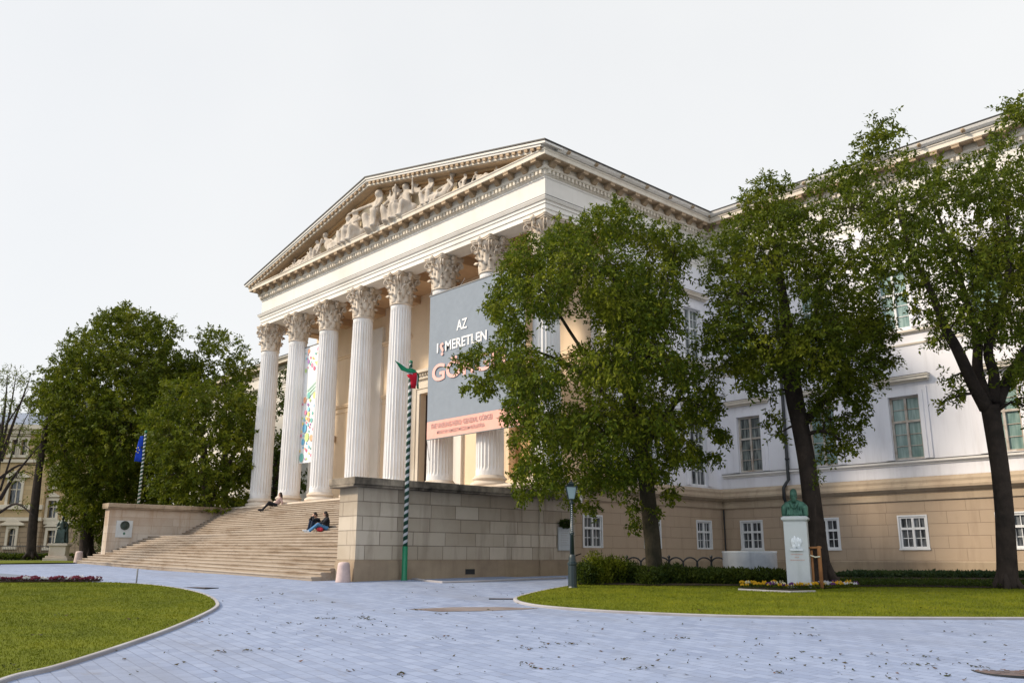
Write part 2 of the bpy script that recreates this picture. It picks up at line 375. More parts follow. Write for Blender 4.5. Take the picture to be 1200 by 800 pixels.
# paved plaza: front edge behind the camera, far edge along the stairs, the cheek wall and the path to the wing
far_l = [gp(-160,664), gp(-60,662.5), gp(0,661), gp(50,660.5), gp(88,660)]
plaza = [(p.x,p.y) for p in far_l] + [(-27,-4),(2.5,-4),(2.5,9.6),(60,9.6),(60,-60),(0,-60)]
pv, _, _ = sheet('plaza_paving', M['paving'], plaza, 0, 1.0); struct(pv)
# asphalt drive crossing the plaza at the far left
asp = [gp(-160,668), gp(-40,671), gp(0,672), gp(40,675.5), gp(82,682), gp(60,683.2), gp(0,683.2), gp(-160,683)]
struct(sheet('asphalt_drive', M['asphalt'], [(p.x,p.y) for p in asp], .02, .8)[0])
# lawns with kerbs
def smoothpts(px):
    P = [gp(*p) for p in px]; out = []
    for i in range(len(P)-1):
        a, b, c, d = P[max(i-1,0)], P[i], P[i+1], P[min(i+2,len(P)-1)]
        for k in range(8):
            t = k/8; out.append(.5*((2*b)+(c-a)*t+(2*a-5*b+4*c-d)*t*t+(3*b-a-3*c+d)*t**3))
    out.append(P[-1]); return [(p.x,p.y) for p in out]
def kerb(name, line, w, h):
    P = [Vector(p) for p in line]; m = MB(); n = len(P); vs = []
    for i, p in enumerate(P):
        d = (P[min(i+1,n-1)]-P[max(i-1,0)]).normalized(); o = Vector((d.y,-d.x))
        for u, z in ((0,-.1),(0,h-.012),(.012,h),(w-.012,h),(w,h-.012),(w,-.1)):
            q = p+o*u; vs.append((q.x,q.y,float(zg(q.x,q.y))+z))
    m.add(vs, [(i*6+k,(i+1)*6+k,(i+1)*6+k+1,i*6+k+1) for i in range(n-1) for k in range(5)])
    o = m.build(name, M['kerb']); return struct(o)
rim_l = smoothpts([(-260,905),(-120,850),(0,799),(60,784),(130,762),(190,741),(228,725),(249,714),(252,708),(244,701),(225,694.5),(195,689),(160,685.5),(118,683.6),(60,683.2),(0,683.4),(-160,684),(-330,688)])
lawn_l, LPL, in_l = sheet('left_lawn', M['lawn'], rim_l, .05, .5); struct(lawn_l)
kerb('left_lawn_kerb', rim_l[:100], .085, .055)
rim_r = smoothpts([(676,683),(671,687),(650,691),(628,695.5),(612,700),(606,703),(613,707),(640,711.5),(700,716.3),(760,719.4),(840,722.4),(920,724),(1010,724.8),(1110,725.2),(1210,725.4),(1420,725.5)])
back = [gp(1420,676), gp(1200,676), gp(1000,675.5), gp(860,675.5), gp(760,676.5), gp(690,678.5)]
lawn_r, LPR, in_r = sheet('right_lawn', M['lawn'], rim_r+[(p.x,p.y) for p in back], .05, .5); struct(lawn_r)
kerb('right_lawn_kerb', [p for p in rim_r][::-1][::-1], .09, .05)
strip = [gp(-160,662.4), gp(0,660.4), gp(87,659.4), gp(90,657.6), gp(60,656.6), gp(-160,657)]
struct(sheet('far_lawn', M['lawn'], [(p.x,p.y) for p in strip], .03, 1.0)[0])
bed = [gp(676,687), gp(760,688.5), gp(868,689), gp(866,692), gp(925,694.5), gp(1006,690), gp(1060,690), gp(1150,691.5), gp(1420,692), gp(1420,676), gp(1000,675.4), gp(860,675.2), gp(690,677)]
struct(sheet('planting_bed', M['soil'], [(p.x,p.y) for p in bed], .075, .6)[0])
bedl = [gp(-120,682.8), gp(116,681.6), gp(118,684.0), gp(-120,685.2)]
struct(sheet('far_planting_bed', M['soil'], [(p.x,p.y) for p in bedl], .07, .4)[0])
# kerb line of the pavement along the cheek wall
pk = [gp(483,677.8), gp(500,680.6), gp(520,682.6), gp(560,681.6), gp(610,679.4), gp(660,677.6)]
kerb('pavement_kerb', [(p.x,p.y) for p in pk], .14, .05)
# grass blades
def blades(name, poly, inside, n, h, tmax):
    P = np.array([(p.x,p.y) for p in poly]); lo, hi = P.min(0), P.max(0); X = []
    while len(X) < n:
        q = nr.uniform(lo, hi, (4000,2)); t = (q[:,0]-CAM.x)*HD.x+(q[:,1]-CAM.y)*HD.y
        s = (q[:,0]-CAM.x)*RT0.x+(q[:,1]-CAM.y)*RT0.y
        ok = (t > 5) & (t < tmax) & (np.abs(s) < .66*t+2)
        X += [tuple(a) for a in q[ok] if inside(a[0],a[1])]
    X = np.array(X[:n]); z = zg(X[:,0], X[:,1])+.045; a = nr.uniform(0, 2*np.pi, n); hh = h*nr.uniform(.5,1.3,n); w = .007
    ex, ey = np.cos(a)*w, np.sin(a)*w; lx, ly = nr.normal(0,.4,(2,n))*hh
    V = np.empty((n,3,3)); V[:,0] = np.c_[X[:,0]-ex,X[:,1]-ey,z]; V[:,1] = np.c_[X[:,0]+ex,X[:,1]+ey,z]; V[:,2] = np.c_[X[:,0]+lx,X[:,1]+ly,z+hh]
    struct(link(name, fastmesh(name, V.reshape(-1,3), 3), M['grass_blade']), 'stuff')
def fastmesh(name, V, k):
    n = len(V)//k; me = bpy.data.meshes.new(name); me.vertices.add(len(V)); me.vertices.foreach_set('co', np.ascontiguousarray(V, dtype=np.float32).ravel())
    me.loops.add(n*k); me.loops.foreach_set('vertex_index', np.arange(n*k, dtype=np.int32))
    me.polygons.add(n); me.polygons.foreach_set('loop_start', np.arange(0,n*k,k,dtype=np.int32)); me.update(calc_edges=True); return me
# ============================================================ MUSEUM
SB = 3.57
mus = thing('museum', 'huge white neoclassical museum with columned portico, carved pediment and long wing behind the trees', 'museum', (-12.25,3.5,0))
PATH = [(-66,11.16),(-25,11.16),(-25,-.5),(.5,-.5),(.5,11.16),(44,11.16)]
def sw(name, mat, prof, path=PATH, parent=mus, ins=0):
    return MB().sweep(path, [(u,z) for u, z in prof]).build(name, mat, parent)
# portico beam: architrave with three fasciae, taenia, frieze
sw('architrave', M['white_stucco'], [(0,14.76),(.0,15.0),(.045,15.0),(.045,15.22),(.09,15.22),(.09,15.36),(.15,15.36),(.21,15.47),(.21,15.5),(-.95,15.5),(-.95,14.76)])
sw('taenia', M['roof'], [(.0,15.5),(.215,15.5),(.205,15.535),(.0,15.54)])
sw('frieze', M['white_stucco'], [(.02,15.54),(.02,16.36),(.06,16.40),(.06,16.47),(-.95,16.47),(-.95,15.54)])
sw('bed_moulding', M['cornice_stone'], [(-.9,16.47),(.09,16.47),(.13,16.52),(.13,16.70),(.22,16.72),(.25,16.78),(.25,16.83),(-.9,16.83)])
sw('corona', M['cornice_stone'], [(-.9,16.83),(.2,16.83),(.2,17.07),(.665,17.07),(.665,17.22),(.71,17.27),(.71,17.30),(-.9,17.30)])
for pth in (PATH[:2]+[(-25,-.47)], [(.5,-.47)]+PATH[4:]):
    sw('sima', M['white_stucco'], [(-.9,17.30),(.60,17.30),(.62,17.33),(.74,17.35),(.84,17.42),(.88,17.50),(.88,17.53),(-.9,17.53)], pth)
    sw('gutter', M['roof'], [(-1.2,17.53),(.90,17.53),(.91,17.585),(.5,17.66),(-6.0,18.9),(-6.0,17.53)], pth)
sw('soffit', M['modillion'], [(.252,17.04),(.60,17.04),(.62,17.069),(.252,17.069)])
# dentils
m = MB(); DN = []
def along(path, off, z0, z1, w, dep, step, mm, maxx=1e9):
    for i in range(len(path)-1):
        a, b = Vector(path[i]), Vector(path[i+1]); d = (b-a); L = d.length; d.normalize(); o = Vector((d.y,-d.x)); k = int(L/step); 
        for j in range(k+1):
            c = a+d*((L-k*step)/2+j*step)
            if c.x > maxx or c.x < -40: continue
            yield c, d, o
for c, d, o in along(PATH, .13, 0, 0, 0, 0, .235, m, 22):
    DN.append((c,d,o))
dbox = MB().box(-.065,.065,-.235,-.1,16.535,16.69)
dme = dbox.mesh('dentil'); dme.materials.append(M['cornice_stone'])
DN.sort(key=lambda q: (q[0]-CAM.xy).length if q[0].x < 3 else 99)
for c, d, o in DN[:100]:
    ob = bpy.data.objects.new('dentil', dme); COL.objects.link(ob); ob.parent = mus; ob.location = (c.x+12.25,c.y-3.5,0); ob.rotation_euler = (0,0,math.atan2(d.y,d.x))
m = MB()
for c, d, o in DN[100:]:
    p = [c+o*.1-d*.065, c+o*.1+d*.065, c+o*.235+d*.065, c+o*.235-d*.065]
    m.add([(q.x,q.y,z) for z in (16.535,16.69) for q in p], [(0,3,2,1),(4,5,6,7),(0,1,5,4),(1,2,6,5),(2,3,7,6),(3,0,4,7)])
m.build('dentil_row', M['cornice_stone'], mus)['kind'] = 'stuff'
# modillions: one scroll bracket, copied
corn = [o for o in mus.children if o.name.startswith('corona')][0]
prof = [(.2,16.80),(.2,17.068),(.62,17.068),(.64,17.02),(.62,16.95),(.55,16.93),(.48,16.95),(.42,16.90),(.34,16.82),(.27,16.79)]
m = MB(); m.prism([(-u,z) for u,z in prof], 'x', -.13, .13); m.box(-.17,.17,-.66,-.2,17.02,17.067)
m.box(-.15,.15,-.645,-.55,16.915,17.0)
base_me = m.mesh('modillion'); base_me.materials.append(M['modillion'])
mn = 0
for c, d, o in along(PATH, 0,0,0,0,0,.875, m, 15.6):
    if c.x < -25.2 or (c.x < -24.9 and c.y > .2): continue
    ob = bpy.data.objects.new('modillion', base_me); COL.objects.link(ob); ob.parent = corn
    ob.location = (c.x+12.25, c.y-3.5, 0); ob.rotation_euler = (0,0,math.atan2(d.y,d.x)); mn += 1
# lion-head spouts on the side sima
for c, d, o in along([(.5,-.5),(.5,11.16),(30,11.16)], 0,0,0,0,0,1.75, m, 17):
    m = MB(); q = c+o*.83; m.ell((q.x,q.y,17.43), (.1,.1,.1), 8); q = c+o*.93; m.ell((q.x,q.y,17.41),(.06,.06,.05),6)
    m.build('lion_spout', M['modillion'], mus, smooth=True)
# pediment
AX, AZ, TX = -12.25, 20.36, 13.15+.49
ped = MB().prism([(AX-TX+.5,17.31),(AX,AZ-.10),(AX+TX-.5,17.31)], 'y', -.36, .4).build('pediment', M.setdefault('tympanum', mk('tympanum_stucco', (.82,.72,.54), (.75,.63,.45), .06, 1, .88, .06, 30, .2)), mus)
def rake(name, h0, h1, y0, y1, mat, x_in=0):
    m = MB()
    for sgn in (-1,1):
        tip = (AX+sgn*TX, 17.50); k = (AZ-tip[1])/TX
        zt = lambda x: AZ-k*abs(x-AX)
        xa = AX+sgn*max(0, TX-x_in)
        poly = [(xa,zt(xa)-h0),(AX,AZ-h0),(AX,AZ-h1),(xa,zt(xa)-h1)]
        m.prism(poly, 'y', y0, y1)
    return m.build(name, mat, ped)
rake('raking_sima', .0, .10, -1.38, -.3, M['white_stucco'])
rake('raking_sima', .10, .20, -1.32, -.3, M['white_stucco'], .3)
rake('raking_corona', .20, .40, -1.18, -.3, M['cornice_stone'], 1.0)
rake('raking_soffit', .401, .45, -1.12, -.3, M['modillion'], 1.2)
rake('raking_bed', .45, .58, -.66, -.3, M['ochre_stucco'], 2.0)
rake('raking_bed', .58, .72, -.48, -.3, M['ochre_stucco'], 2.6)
k = (AZ-17.50)/TX
for sgn in (-1,1):                            # small square blocks lying along the sima
    for i in range(34):
        u = .3+i*.39; x = AX+sgn*u; z = AZ-k*u-.20
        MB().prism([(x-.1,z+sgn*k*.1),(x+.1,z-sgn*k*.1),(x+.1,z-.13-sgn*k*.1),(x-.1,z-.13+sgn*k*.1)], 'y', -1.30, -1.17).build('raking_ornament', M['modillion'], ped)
m = MB()
for sgn in (-1,1): m.prism([(AX,AZ+.0),(AX+sgn*(TX+.04),17.51),(AX+sgn*(TX+.04),17.57),(AX,AZ+.07)], 'y', -1.42, 22)
m.build('gable_roof', M['roof'], mus)
MB().lathe([(.62,0),(.62,.12),(.45,.22),(.08,.55),(.0,.56)], 4, (.55,-.55,17.60), R(45), R(45)+2*math.pi).build('acroterion_base', M['roof'], mus)
# columns
def make_column():
    m = MB(); n = 24; rings = []
    H0, H1 = SB+.52, 13.10
    zs = [0,.02,.04]+[i/12 for i in range(1,12)]+[.965,.985,1.0]
    vs = []; K = n*6
    for t in zs:
        r = .61-.085*t**1.7; fl = .034*r/.61
        if t < .03 or t > .98: fl = 0
        for i in range(K):
            a = 2*math.pi*i/K; q = (i%6)/6; d = 0 if (i%6) == 0 else math.sin(math.pi*((i%6))/6)**.7
            vs.append(((r-fl*d*1.3)*math.cos(a), (r-fl*d*1.3)*math.sin(a), H0+(H1-H0)*t))
    m.add(vs, [(j*K+i,j*K+(i+1)%K,(j+1)*K+(i+1)%K,(j+1)*K+i) for j in range(len(zs)-1) for i in range(K)])
    return m
def make_base():
    m = MB(); m.lathe([(.62,.52),(.66,.50),(.66,.46),(.70,.44),(.745,.40),(.745,.36),(.70,.32),(.665,.30),(.675,.26),(.70,.235),(.77,.225),(.83,.18),(.845,.13),(.83,.08),(.78,.03),(.6,.03)], 40, (0,0,SB)); return m
def make_plinth():
    m = MB(); m.box(-.86,.86,-.86,.86,SB-.12,SB+.045); return m
def acanthus(m, ang, r0, z0, h, w, curl, hang):
    """one leaf: rises along the bell, curls out at the tip; lobed edge; closed shell"""
    NU, NV = 7, 9; T = []
    for side in (0,1):
        for j in range(NV):
            t = j/(NV-1)
            if t < .68: rr = r0+.02+.05*t; z = z0+h*t/.68*.86
            else:
                a = (t-.68)/.32*math.pi*.85; rr = r0+.054+curl*(1-math.cos(a))*.62; z = z0+h*.86+h*.17*math.sin(a)-hang*(1-math.cos(a))*.5
            wid = w*(.75+.35*math.sin(math.pi*min(t/.8,1)))*(1 if t < .7 else max(.18,1-(t-.7)/.3*.85))*(1+.13*math.cos(t*22))
            for i in range(NU):
                u = (i/(NU-1)-.5)*2; ru = rr+.05*(1-abs(u))-.04*u*u+(.02*math.cos(u*9))-side*.035
                a2 = ang+u*wid*.5/ru; T.append((ru*math.cos(a2), ru*math.sin(a2), z-.05*abs(u)*(1 if t > .3 else .2)))
    q = NU*NV; fs = []
    for j in range(NV-1):
        for i in range(NU-1):
            a = j*NU+i; fs += [(a,a+1,a+NU+1,a+NU),(q+a+NU,q+a+NU+1,q+a+1,q+a)]
    rim = [i for i in range(NU)]+[j*NU+NU-1 for j in range(1,NV)]+[(NV-1)*NU+i for i in range(NU-2,-1,-1)]+[j*NU for j in range(NV-2,0,-1)]
    for a, b in zip(rim, rim[1:]+rim[:1]): fs.append((b,a,q+a,q+b))
    m.add(T, fs)
def make_capital():
    m = MB(); z = 13.10
    m.lathe([(.50,-.02),(.565,-.01),(.58,.04),(.55,.08),(.50,.10),(.49,.5),(.50,.9),(.55,1.2),(.63,1.40),(.63,1.46),(.4,1.46)], 28, (0,0,z))
    for k in range(8): acanthus(m, k*math.pi/4, .50, z+.09, .56, .36, .17, .10)
    for k in range(8): acanthus(m, k*math.pi/4+math.pi/8, .51, z+.35, .74, .34, .20, .12)
    for k in range(8): acanthus(m, k*math.pi/4, .52, z+.78, .42, .26, .14, .06)
    for k in range(4):
        a = math.pi/4+k*math.pi/2; c, s = math.cos(a), math.sin(a)
        for off in (-.055,.055):                                  # corner volutes: rising stem that rolls into a spiral
            P = []; rad = []
            for t in np.linspace(0,1,8): P.append((.52+.25*t**1.5, .72+.62*t)); rad.append(.045)
            cx, cz = .80, 1.25
            for i in range(1,18):
                th = math.pi*.62-i*.55; rr = .15*(1-i/20); P.append((cx+rr*math.cos(th), cz+rr*math.sin(th))); rad.append(.042*(1-i/40))
            m.tube([(p*c-off*s, p*s+off*c, z+h) for p, h in P], rad, 6)
        for sg in (-1,1):                                         # small helices towards the middle of each side
            a2 = k*math.pi/2; tx, ty = -math.sin(a2)*sg, math.cos(a2)*sg; nx, ny = math.cos(a2), math.sin(a2); P = []
            for t in np.linspace(0,1,6): P.append((.34-.14*t**1.5, .80+.48*t))
            for i in range(1,12):
                th = math.pi*.35+i*.55; rr = .09*(1-i/13); P.append((.13+rr*math.cos(th), 1.26+rr*math.sin(th)))
            m.tube([(nx*.60+tx*u, ny*.60+ty*u, z+h) for u, h in P], .032, 5)
        a2 = k*math.pi/2; nx, ny = math.cos(a2), math.sin(a2)     # fleuron in the middle of the abacus
        m.ell((nx*.74,ny*.74,z+1.52),(.14,.14,.13),8); m.ell((nx*.70,ny*.70,z+1.36),(.09,.09,.12),8)
        for q in range(5):
            th = q*2*math.pi/5; m.ell((nx*.76-ny*.11*math.cos(th), ny*.76+nx*.11*math.cos(th), z+1.52+.11*math.sin(th)),(.06,.06,.06),6)
    for z0, z1, e in ((1.44,1.52,0),(1.52,1.60,.05),(1.60,1.662,.07)):   # abacus with hollowed sides and cut corners
        out = []
        for k in range(4):
            a = k*math.pi/2+math.pi/4; b = a+math.pi/2; A = Vector((math.cos(a),math.sin(a)))*(.99+e); B = Vector((math.cos(b),math.sin(b)))*(.99+e)
            d = (B-A).normalized(); o = Vector((-d.y,d.x))
            if o.dot(A) < 0: o = -o
            for t in np.linspace(.07,.93,9): out.append(A+(B-A)*t-o*(.15*math.sin(math.pi*t)))
        m.prism([(p.x,p.y) for p in out], 'z', z+z0, z+z1)
    return m
root0 = None
for i in range(8):
    loc = (-24.5+3.5*i+12.25, -3.5, 0)
    if i == 0:
        c0 = link('column', make_column().mesh('column'), M['shaft'], mus); c0.location = loc
        for nm, f, mt, smo in (('capital',make_capital,'capital',True),('column_base',make_base,'base_stone',True),('column_plinth',make_plinth,'base_stone',False)):
            o = link(nm, f().mesh(nm, smooth=smo), M[mt], c0)
    else:
        c = copy_tree(c0, mus); c.location = loc
        c.rotation_euler = (0,0,0)
# podium, floor, ceiling
MB().box(-26.0,.62,-1.12,-.33,0,2.81).box(-26.0,.2,-.329,3.46,0,2.811).box(-26.0,1.02,-1.12,.93,2.812,SB-.13).box(-26.0,.48,.932,3.46,2.812,SB-.13).build('podium', M['white_stucco'], mus)
MB().box(-26.06,1.10,-1.2,.95,SB-.129,SB).box(-26.06,.49,.951,3.49,SB-.129,SB).build('stylobate', M['base_stone'], mus)
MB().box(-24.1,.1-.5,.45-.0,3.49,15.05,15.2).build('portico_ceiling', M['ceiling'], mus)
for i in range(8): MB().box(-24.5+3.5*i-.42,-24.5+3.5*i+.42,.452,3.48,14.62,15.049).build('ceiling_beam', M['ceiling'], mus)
# walls with openings
def wall(m, T, u0, u1, z0, z1, holes, dep):
    """front face with openings and reveals; T(u, depth, z) -> world"""
    us = sorted({u0,u1,*[h[0] for h in holes],*[h[1] for h in holes]}); zs = sorted({z0,z1,*[h[2] for h in holes],*[h[3] for h in holes]})
    for i in range(len(us)-1):
        for j in range(len(zs)-1):
            a, b, c, d = us[i], us[i+1], zs[j], zs[j+1]
            if any(h[0]-1e-6 <= a and b <= h[1]+1e-6 and h[2]-1e-6 <= c and d <= h[3]+1e-6 for h in holes): continue
            m.add([T(a,0,c),T(b,0,c),T(b,0,d),T(a,0,d)], [(0,1,2,3)])
    for a, b, c, d in holes:
        for p, q in (((a,c),(b,c)),((b,c),(b,d)),((b,d),(a,d)),((a,d),(a,c))):
            m.add([T(p[0],0,p[1]),T(q[0],0,q[1]),T(q[0],dep,q[1]),T(p[0],dep,p[1])], [(0,1,2,3)])
def TY(Y0): return lambda u, d, z: (u, Y0+d, z)            # faces -Y
def TX_(X0): return lambda u, d, z: (X0-d, u, z)           # faces +X
BW = [2.17+3.68*i for i in range(7)]; RW = [1.90,5.70,9.47]
ww = .535
hB = [(x-ww,x+ww,1.09,2.33) for x in BW]; hM = [(x-.63,x+.63,4.60,7.20) for x in [b+.1 for b in BW]]; hU = [(x-.63,x+.63,10.02,12.60) for x in [b+.1 for b in BW]]
rB = [(y-ww,y+ww,1.09,2.33) for y in RW]; rM = [(y-.68,y+.68,3.98,7.15) for y in RW[1:]]; rU = [(y-.68,y+.68,9.95,12.55) for y in RW[1:]]
m = MB(); wall(m, TY(11.16), .5, 44, 3.86, 14.76, hM+hU, .3); m.build('wing_wall', M['wing_stucco'], mus)
m = MB(); wall(m, TX_(.5), 3.5, 11.16, 3.0, 14.76, rM+rU, .3); m.build('return_wall', M['wing_stucco'], mus)
m = MB(); wall(m, TY(11.01), .65, 44, 0.0, 2.95, hB+[(9.22,9.52,.27,.42)], .25); wall(m, TX_(.65), -.3, 11.01, 0.0, 2.95, rB, .25); m.build('basement_wall', M['rust'], mus)
m = MB(); m.box(9.22,9.52,11.2,11.25,.25,.44); m.build('vent', M['iron'], mus)
BP = [(.65,-.28),(.65,11.01),(44,11.01)]
sw('plinth_course', M['plinth'], [(.05,-.3),(.05,.56),(.02,.62),(-.1,.62),(-.1,-.3)], BP)
sw('footing', M['plinth'], [(.25,-.4),(.25,.14),(.06,.16),(.06,-.4)], BP)
sw('water_table', M['band'], [(-.1,2.95),(.06,2.95),(.06,3.17),(.02,3.19),(.02,3.27),(.10,3.29),(.19,3.38),(.24,3.40),(.24,3.50),(.19,3.54),(.14,3.62),(.14,3.72),(.06,3.80),(-.1,3.88)], [(.65,.96)]+BP[1:])
sw('sill_course', M['white_stucco'], [(-.1,4.36),(.04,4.36),(.06,4.44),(.14,4.46),(.14,4.54),(-.1,4.54)], [(.72,11.16),(44,11.16)])
sw('sill_flashing', M['roof'], [(.0,4.541),(.15,4.541),(.15,4.565),(.0,4.575)], [(.72,11.16),(44,11.16)])
sw('string_course', M['cornice_stone'], [(-.1,9.27),(.03,9.27),(.05,9.33),(.05,9.36),(-.1,9.36)], [(.5,3.6),(.5,11.16),(44,11.16)])
sw('upper_sill_course', M['cornice_stone'], [(-.1,9.74),(.05,9.74),(.14,9.82),(.14,9.90),(-.1,9.92)], [(.5,3.6),(.5,11.16),(44,11.16)])
# windows
def win(parent, T, u0, u1, z0, z1, d, nx, nz, fmat, gmat, split, bars, thick=.07):
    """casement: frame with a transom, mullion and glazing bars; one pane sheet behind"""
    f = MB()
    def b(a0, a1, c0, c1, d0, d1):
        vs = [T(u,dd,z) for z in (c0,c1) for dd in (d0,d1) for u in (a0,a1)]
        f.add(vs, [(0,2,3,1),(4,5,7,6),(0,1,5,4),(1,3,7,5),(3,2,6,7),(2,0,4,6)])
    b(u0,u0+thick,z0,z1,d-.05,d+.05); b(u1-thick,u1,z0,z1,d-.05,d+.05)
    b(u0+thick,u1-thick,z0,z0+thick,d-.05,d+.05); b(u0+thick,u1-thick,z1-thick,z1,d-.05,d+.05)
    uc = (u0+u1)/2; zs = z0+(z1-z0)*split
    b(u0+thick,u1-thick,zs-.045,zs+.045,d-.06,d+.04)
    b(uc-.045,uc+.045,z0+thick,zs-.045,d-.055,d+.04); b(uc-.045,uc+.045,zs+.045,z1-thick,d-.055,d+.04)
    for s0, s1 in ((u0+thick,uc-.045),(uc+.045,u1-thick)):
        for lo, hi, rows in ((z0+thick,zs-.045,bars[0]),(zs+.045,z1-thick,bars[1])):
            for r_ in range(1, rows): z = lo+(hi-lo)*r_/rows; b(s0,s1,z-.013,z+.013,d-.01,d+.03)
            if nx > 1: um = (s0+s1)/2; b(um-.013,um+.013,lo,hi,d-.014,d+.026)
    fr = f.build('window', fmat, parent)
    g = MB(); g.add([T(u0+.02,d+.02,z0+.02),T(u1-.02,d+.02,z0+.02),T(u1-.02,d+.02,z1-.02),T(u0+.02,d+.02,z1-.02)], [(0,1,2,3)])
    g.add([T(u0+.02,d+.034,z0+.02),T(u1-.02,d+.034,z0+.02),T(u1-.02,d+.034,z1-.02),T(u0+.02,d+.034,z1-.02)], [(3,2,1,0)])
    g.build('pane', gmat, fr); return fr
def bx(f, T, a0, a1, c0, c1, d0, d1):
    vs = [T(u,dd,z) for z in (c0,c1) for dd in (d0,d1) for u in (a0,a1)]
    f.add(vs, [(0,2,3,1),(4,5,7,6),(0,1,5,4),(1,3,7,5),(3,2,6,7),(2,0,4,6)])
def surround(parent, T, u0, u1, z0, z1, hood):
    f = MB(); e = .33
    for a, d in ((e,.045),(e*.5,.075)):
        lo = .0 if a == e else .0
        bx(f,T,u0-a,u0-(a-e*.5),z0,z1+a,-d,.0); bx(f,T,u1+(a-e*.5),u1+a,z0,z1+a,-d,.0); bx(f,T,u0-(a-e*.5),u1+(a-e*.5),z1+(a-e*.5),z1+a,-d,.0)
    f.build('window_surround', M['wing_stucco'], parent)
    if hood:
        h = MB(); bx(h,T,u0-.46,u1+.46,z1+.52,z1+.60,-.12,0); bx(h,T,u0-.5,u1+.5,z1+.60,z1+.72,-.26,0); bx(h,T,u0-.53,u1+.53,z1+.72,z1+.78,-.3,0)
        ho = h.build('window_hood', M['cornice_stone'], parent)
        r_ = MB(); bx(r_,T,u0-.54,u1+.54,z1+.781,z1+.80,-.31,0); r_.build('hood_flashing', M['roof'], ho)
gm = [M['glass_grey'], M['glass_teal'], M['glass_teal'], M['glass_teal'], M['glass_teal'], M['glass_grey'], M['glass_teal']]
for i, x in enumerate(BW):
    if x > 17: continue
    win(mus, TY(11.01), x-ww, x+ww, 1.09, 2.33, .06, 2, 2, M['white_paint'], M['glass_dark'], .62, (2,1))
    f = MB(); bx(f, TY(11.01), x-ww-.06, x-ww, 1.09, 2.39, -.025, .04); bx(f, TY(11.01), x+ww, x+ww+.06, 1.09, 2.39, -.025, .04); bx(f, TY(11.01), x-ww, x+ww, 2.33, 2.39, -.025, .04); bx(f, TY(11.01), x-ww-.08, x+ww+.08, 1.03, 1.09, -.05, .1)
    f.build('window_casing', M['white_paint'], mus)
    win(mus, TY(11.16), x+.1-.63, x+.1+.63, 4.60, 7.20, .14, 1, 2, M['worn_paint'], gm[i], .60, (3,2), .09)
    surround(mus, TY(11.16), x+.1-.63, x+.1+.63, 4.60, 7.20, True)
    win(mus, TY(11.16), x+.1-.63, x+.1+.63, 10.02, 12.60, .14, 1, 2, M['white_paint'], M['glass_teal'], .60, (3,2), .08)
    surround(mus, TY(11.16), x+.1-.63, x+.1+.63, 10.02, 12.60, False)
for j, y in enumerate(RW):
    win(mus, TX_(.65), y-ww, y+ww, 1.09, 2.33, .06, 2, 2, M['white_paint'], M['glass_dark'], .62, (2,1))
    f = MB(); T = TX_(.65); bx(f, T, y-ww-.06, y-ww, 1.09, 2.39, -.025, .04); bx(f, T, y+ww, y+ww+.06, 1.09, 2.39, -.025, .04); bx(f, T, y-ww, y+ww, 2.33, 2.39, -.025, .04)
    f.build('window_casing', M['white_paint'], mus)
    if j:
        win(mus, TX_(.5), y-.68, y+.68, 3.98, 7.15, .16, 2, 2, M['white_paint'], M['glass_dark'], .62, (3,2), .07)
        surround(mus, TX_(.5), y-.68, y+.68, 3.98, 7.15, True)
        win(mus, TX_(.5), y-.68, y+.68, 9.95, 12.55, .16, 2, 2, M['white_paint'], M['glass_grey'], .62, (3,2), .07)
        surround(mus, TX_(.5), y-.68, y+.68, 9.95, 12.55, True)
# dark rooms behind the glass, wing mass behind the wall
m = MB(); m.box(.5+.4,44,11.6,24,0.2,17.2); m.box(-24.6,.05,4.25,24,0.2,17.2); m.box(-66,-24.6,11.6,24,.2,17.2); m.build('building_mass', M['wing_stucco'], mus)
m = MB(); m.box(-66,-25,11.16,11.5,0,14.8); m.box(-25,-24.7,3.52,11.16,0,14.8); m.build('left_wing_wall', M['white_stucco'], mus)
# portico back wall with door, pilasters, mouldings
m = MB(); wall(m, TY(3.5), -25, .5, SB-.2, 15.1, [(-13.35,-11.15,SB,9.4)]+[(x-.75,x+.75,SB+.85,7.6) for x in (-5.4,-8.95+.0)][:1], .45); m.build('portico_wall', M['cella_stucco'], mus)
m = MB(); T = TY(3.5)
for z0, z1, d in ((9.62,9.72,.09),(9.72,9.80,.13),(9.30,9.36,.05),(12.72,12.84,.08),(12.84,12.98,.16),(SB,SB+.55,.08),(SB+.55,SB+.68,.12)):
    for a, b in ((-24.98,-14.3),(-10.2,.49)): bx(m,T,a,b,z0,z1,-d,-.002)
m.build('wall_mouldings', M['cella_stucco'], mus)
m = MB()
for x in (-24.45,-10.0-.1,-17.6,-7.4,-3.5,-.05):
    m = MB(); bx(m,T,x-.5,x+.5,SB+.70,12.70,-.16,-.003); bx(m,T,x-.5,x+.5,12.701,13.0,-.19,-.003)
    bx(m,T,x-.58,x+.58,13.001,13.9,-.2,-.003)
    m.build('pilaster', M['white_stucco'], mus)
m = MB(); bx(m,T,-6.2,-4.6,SB+.8,7.65,.44,.47); m.build('niche', M['ochre_stucco'], mus)
m = MB()
for a, d in ((.78,.08),(.52,.15),(.26,.10)):
    bx(m,T,-13.35-a,-13.35-a+.26,SB,9.4+a,-d,0); bx(m,T,-11.15+a-.26,-11.15+a,SB,9.4+a,-d,0); bx(m,T,-13.35-a+.26,-11.15+a-.26,9.4+a-.26,9.4+a,-d,0)
bx(m,T,-14.4,-10.1,10.18,10.5,-.2,0); bx(m,T,-14.6,-9.9,10.5,10.66,-.42,0)
for k in range(18): bx(m,T,-14.3+k*.235,-14.18+k*.235,10.35,10.498,-.3,-.19)
m.build('door_surround', M['cornice_stone'], mus)
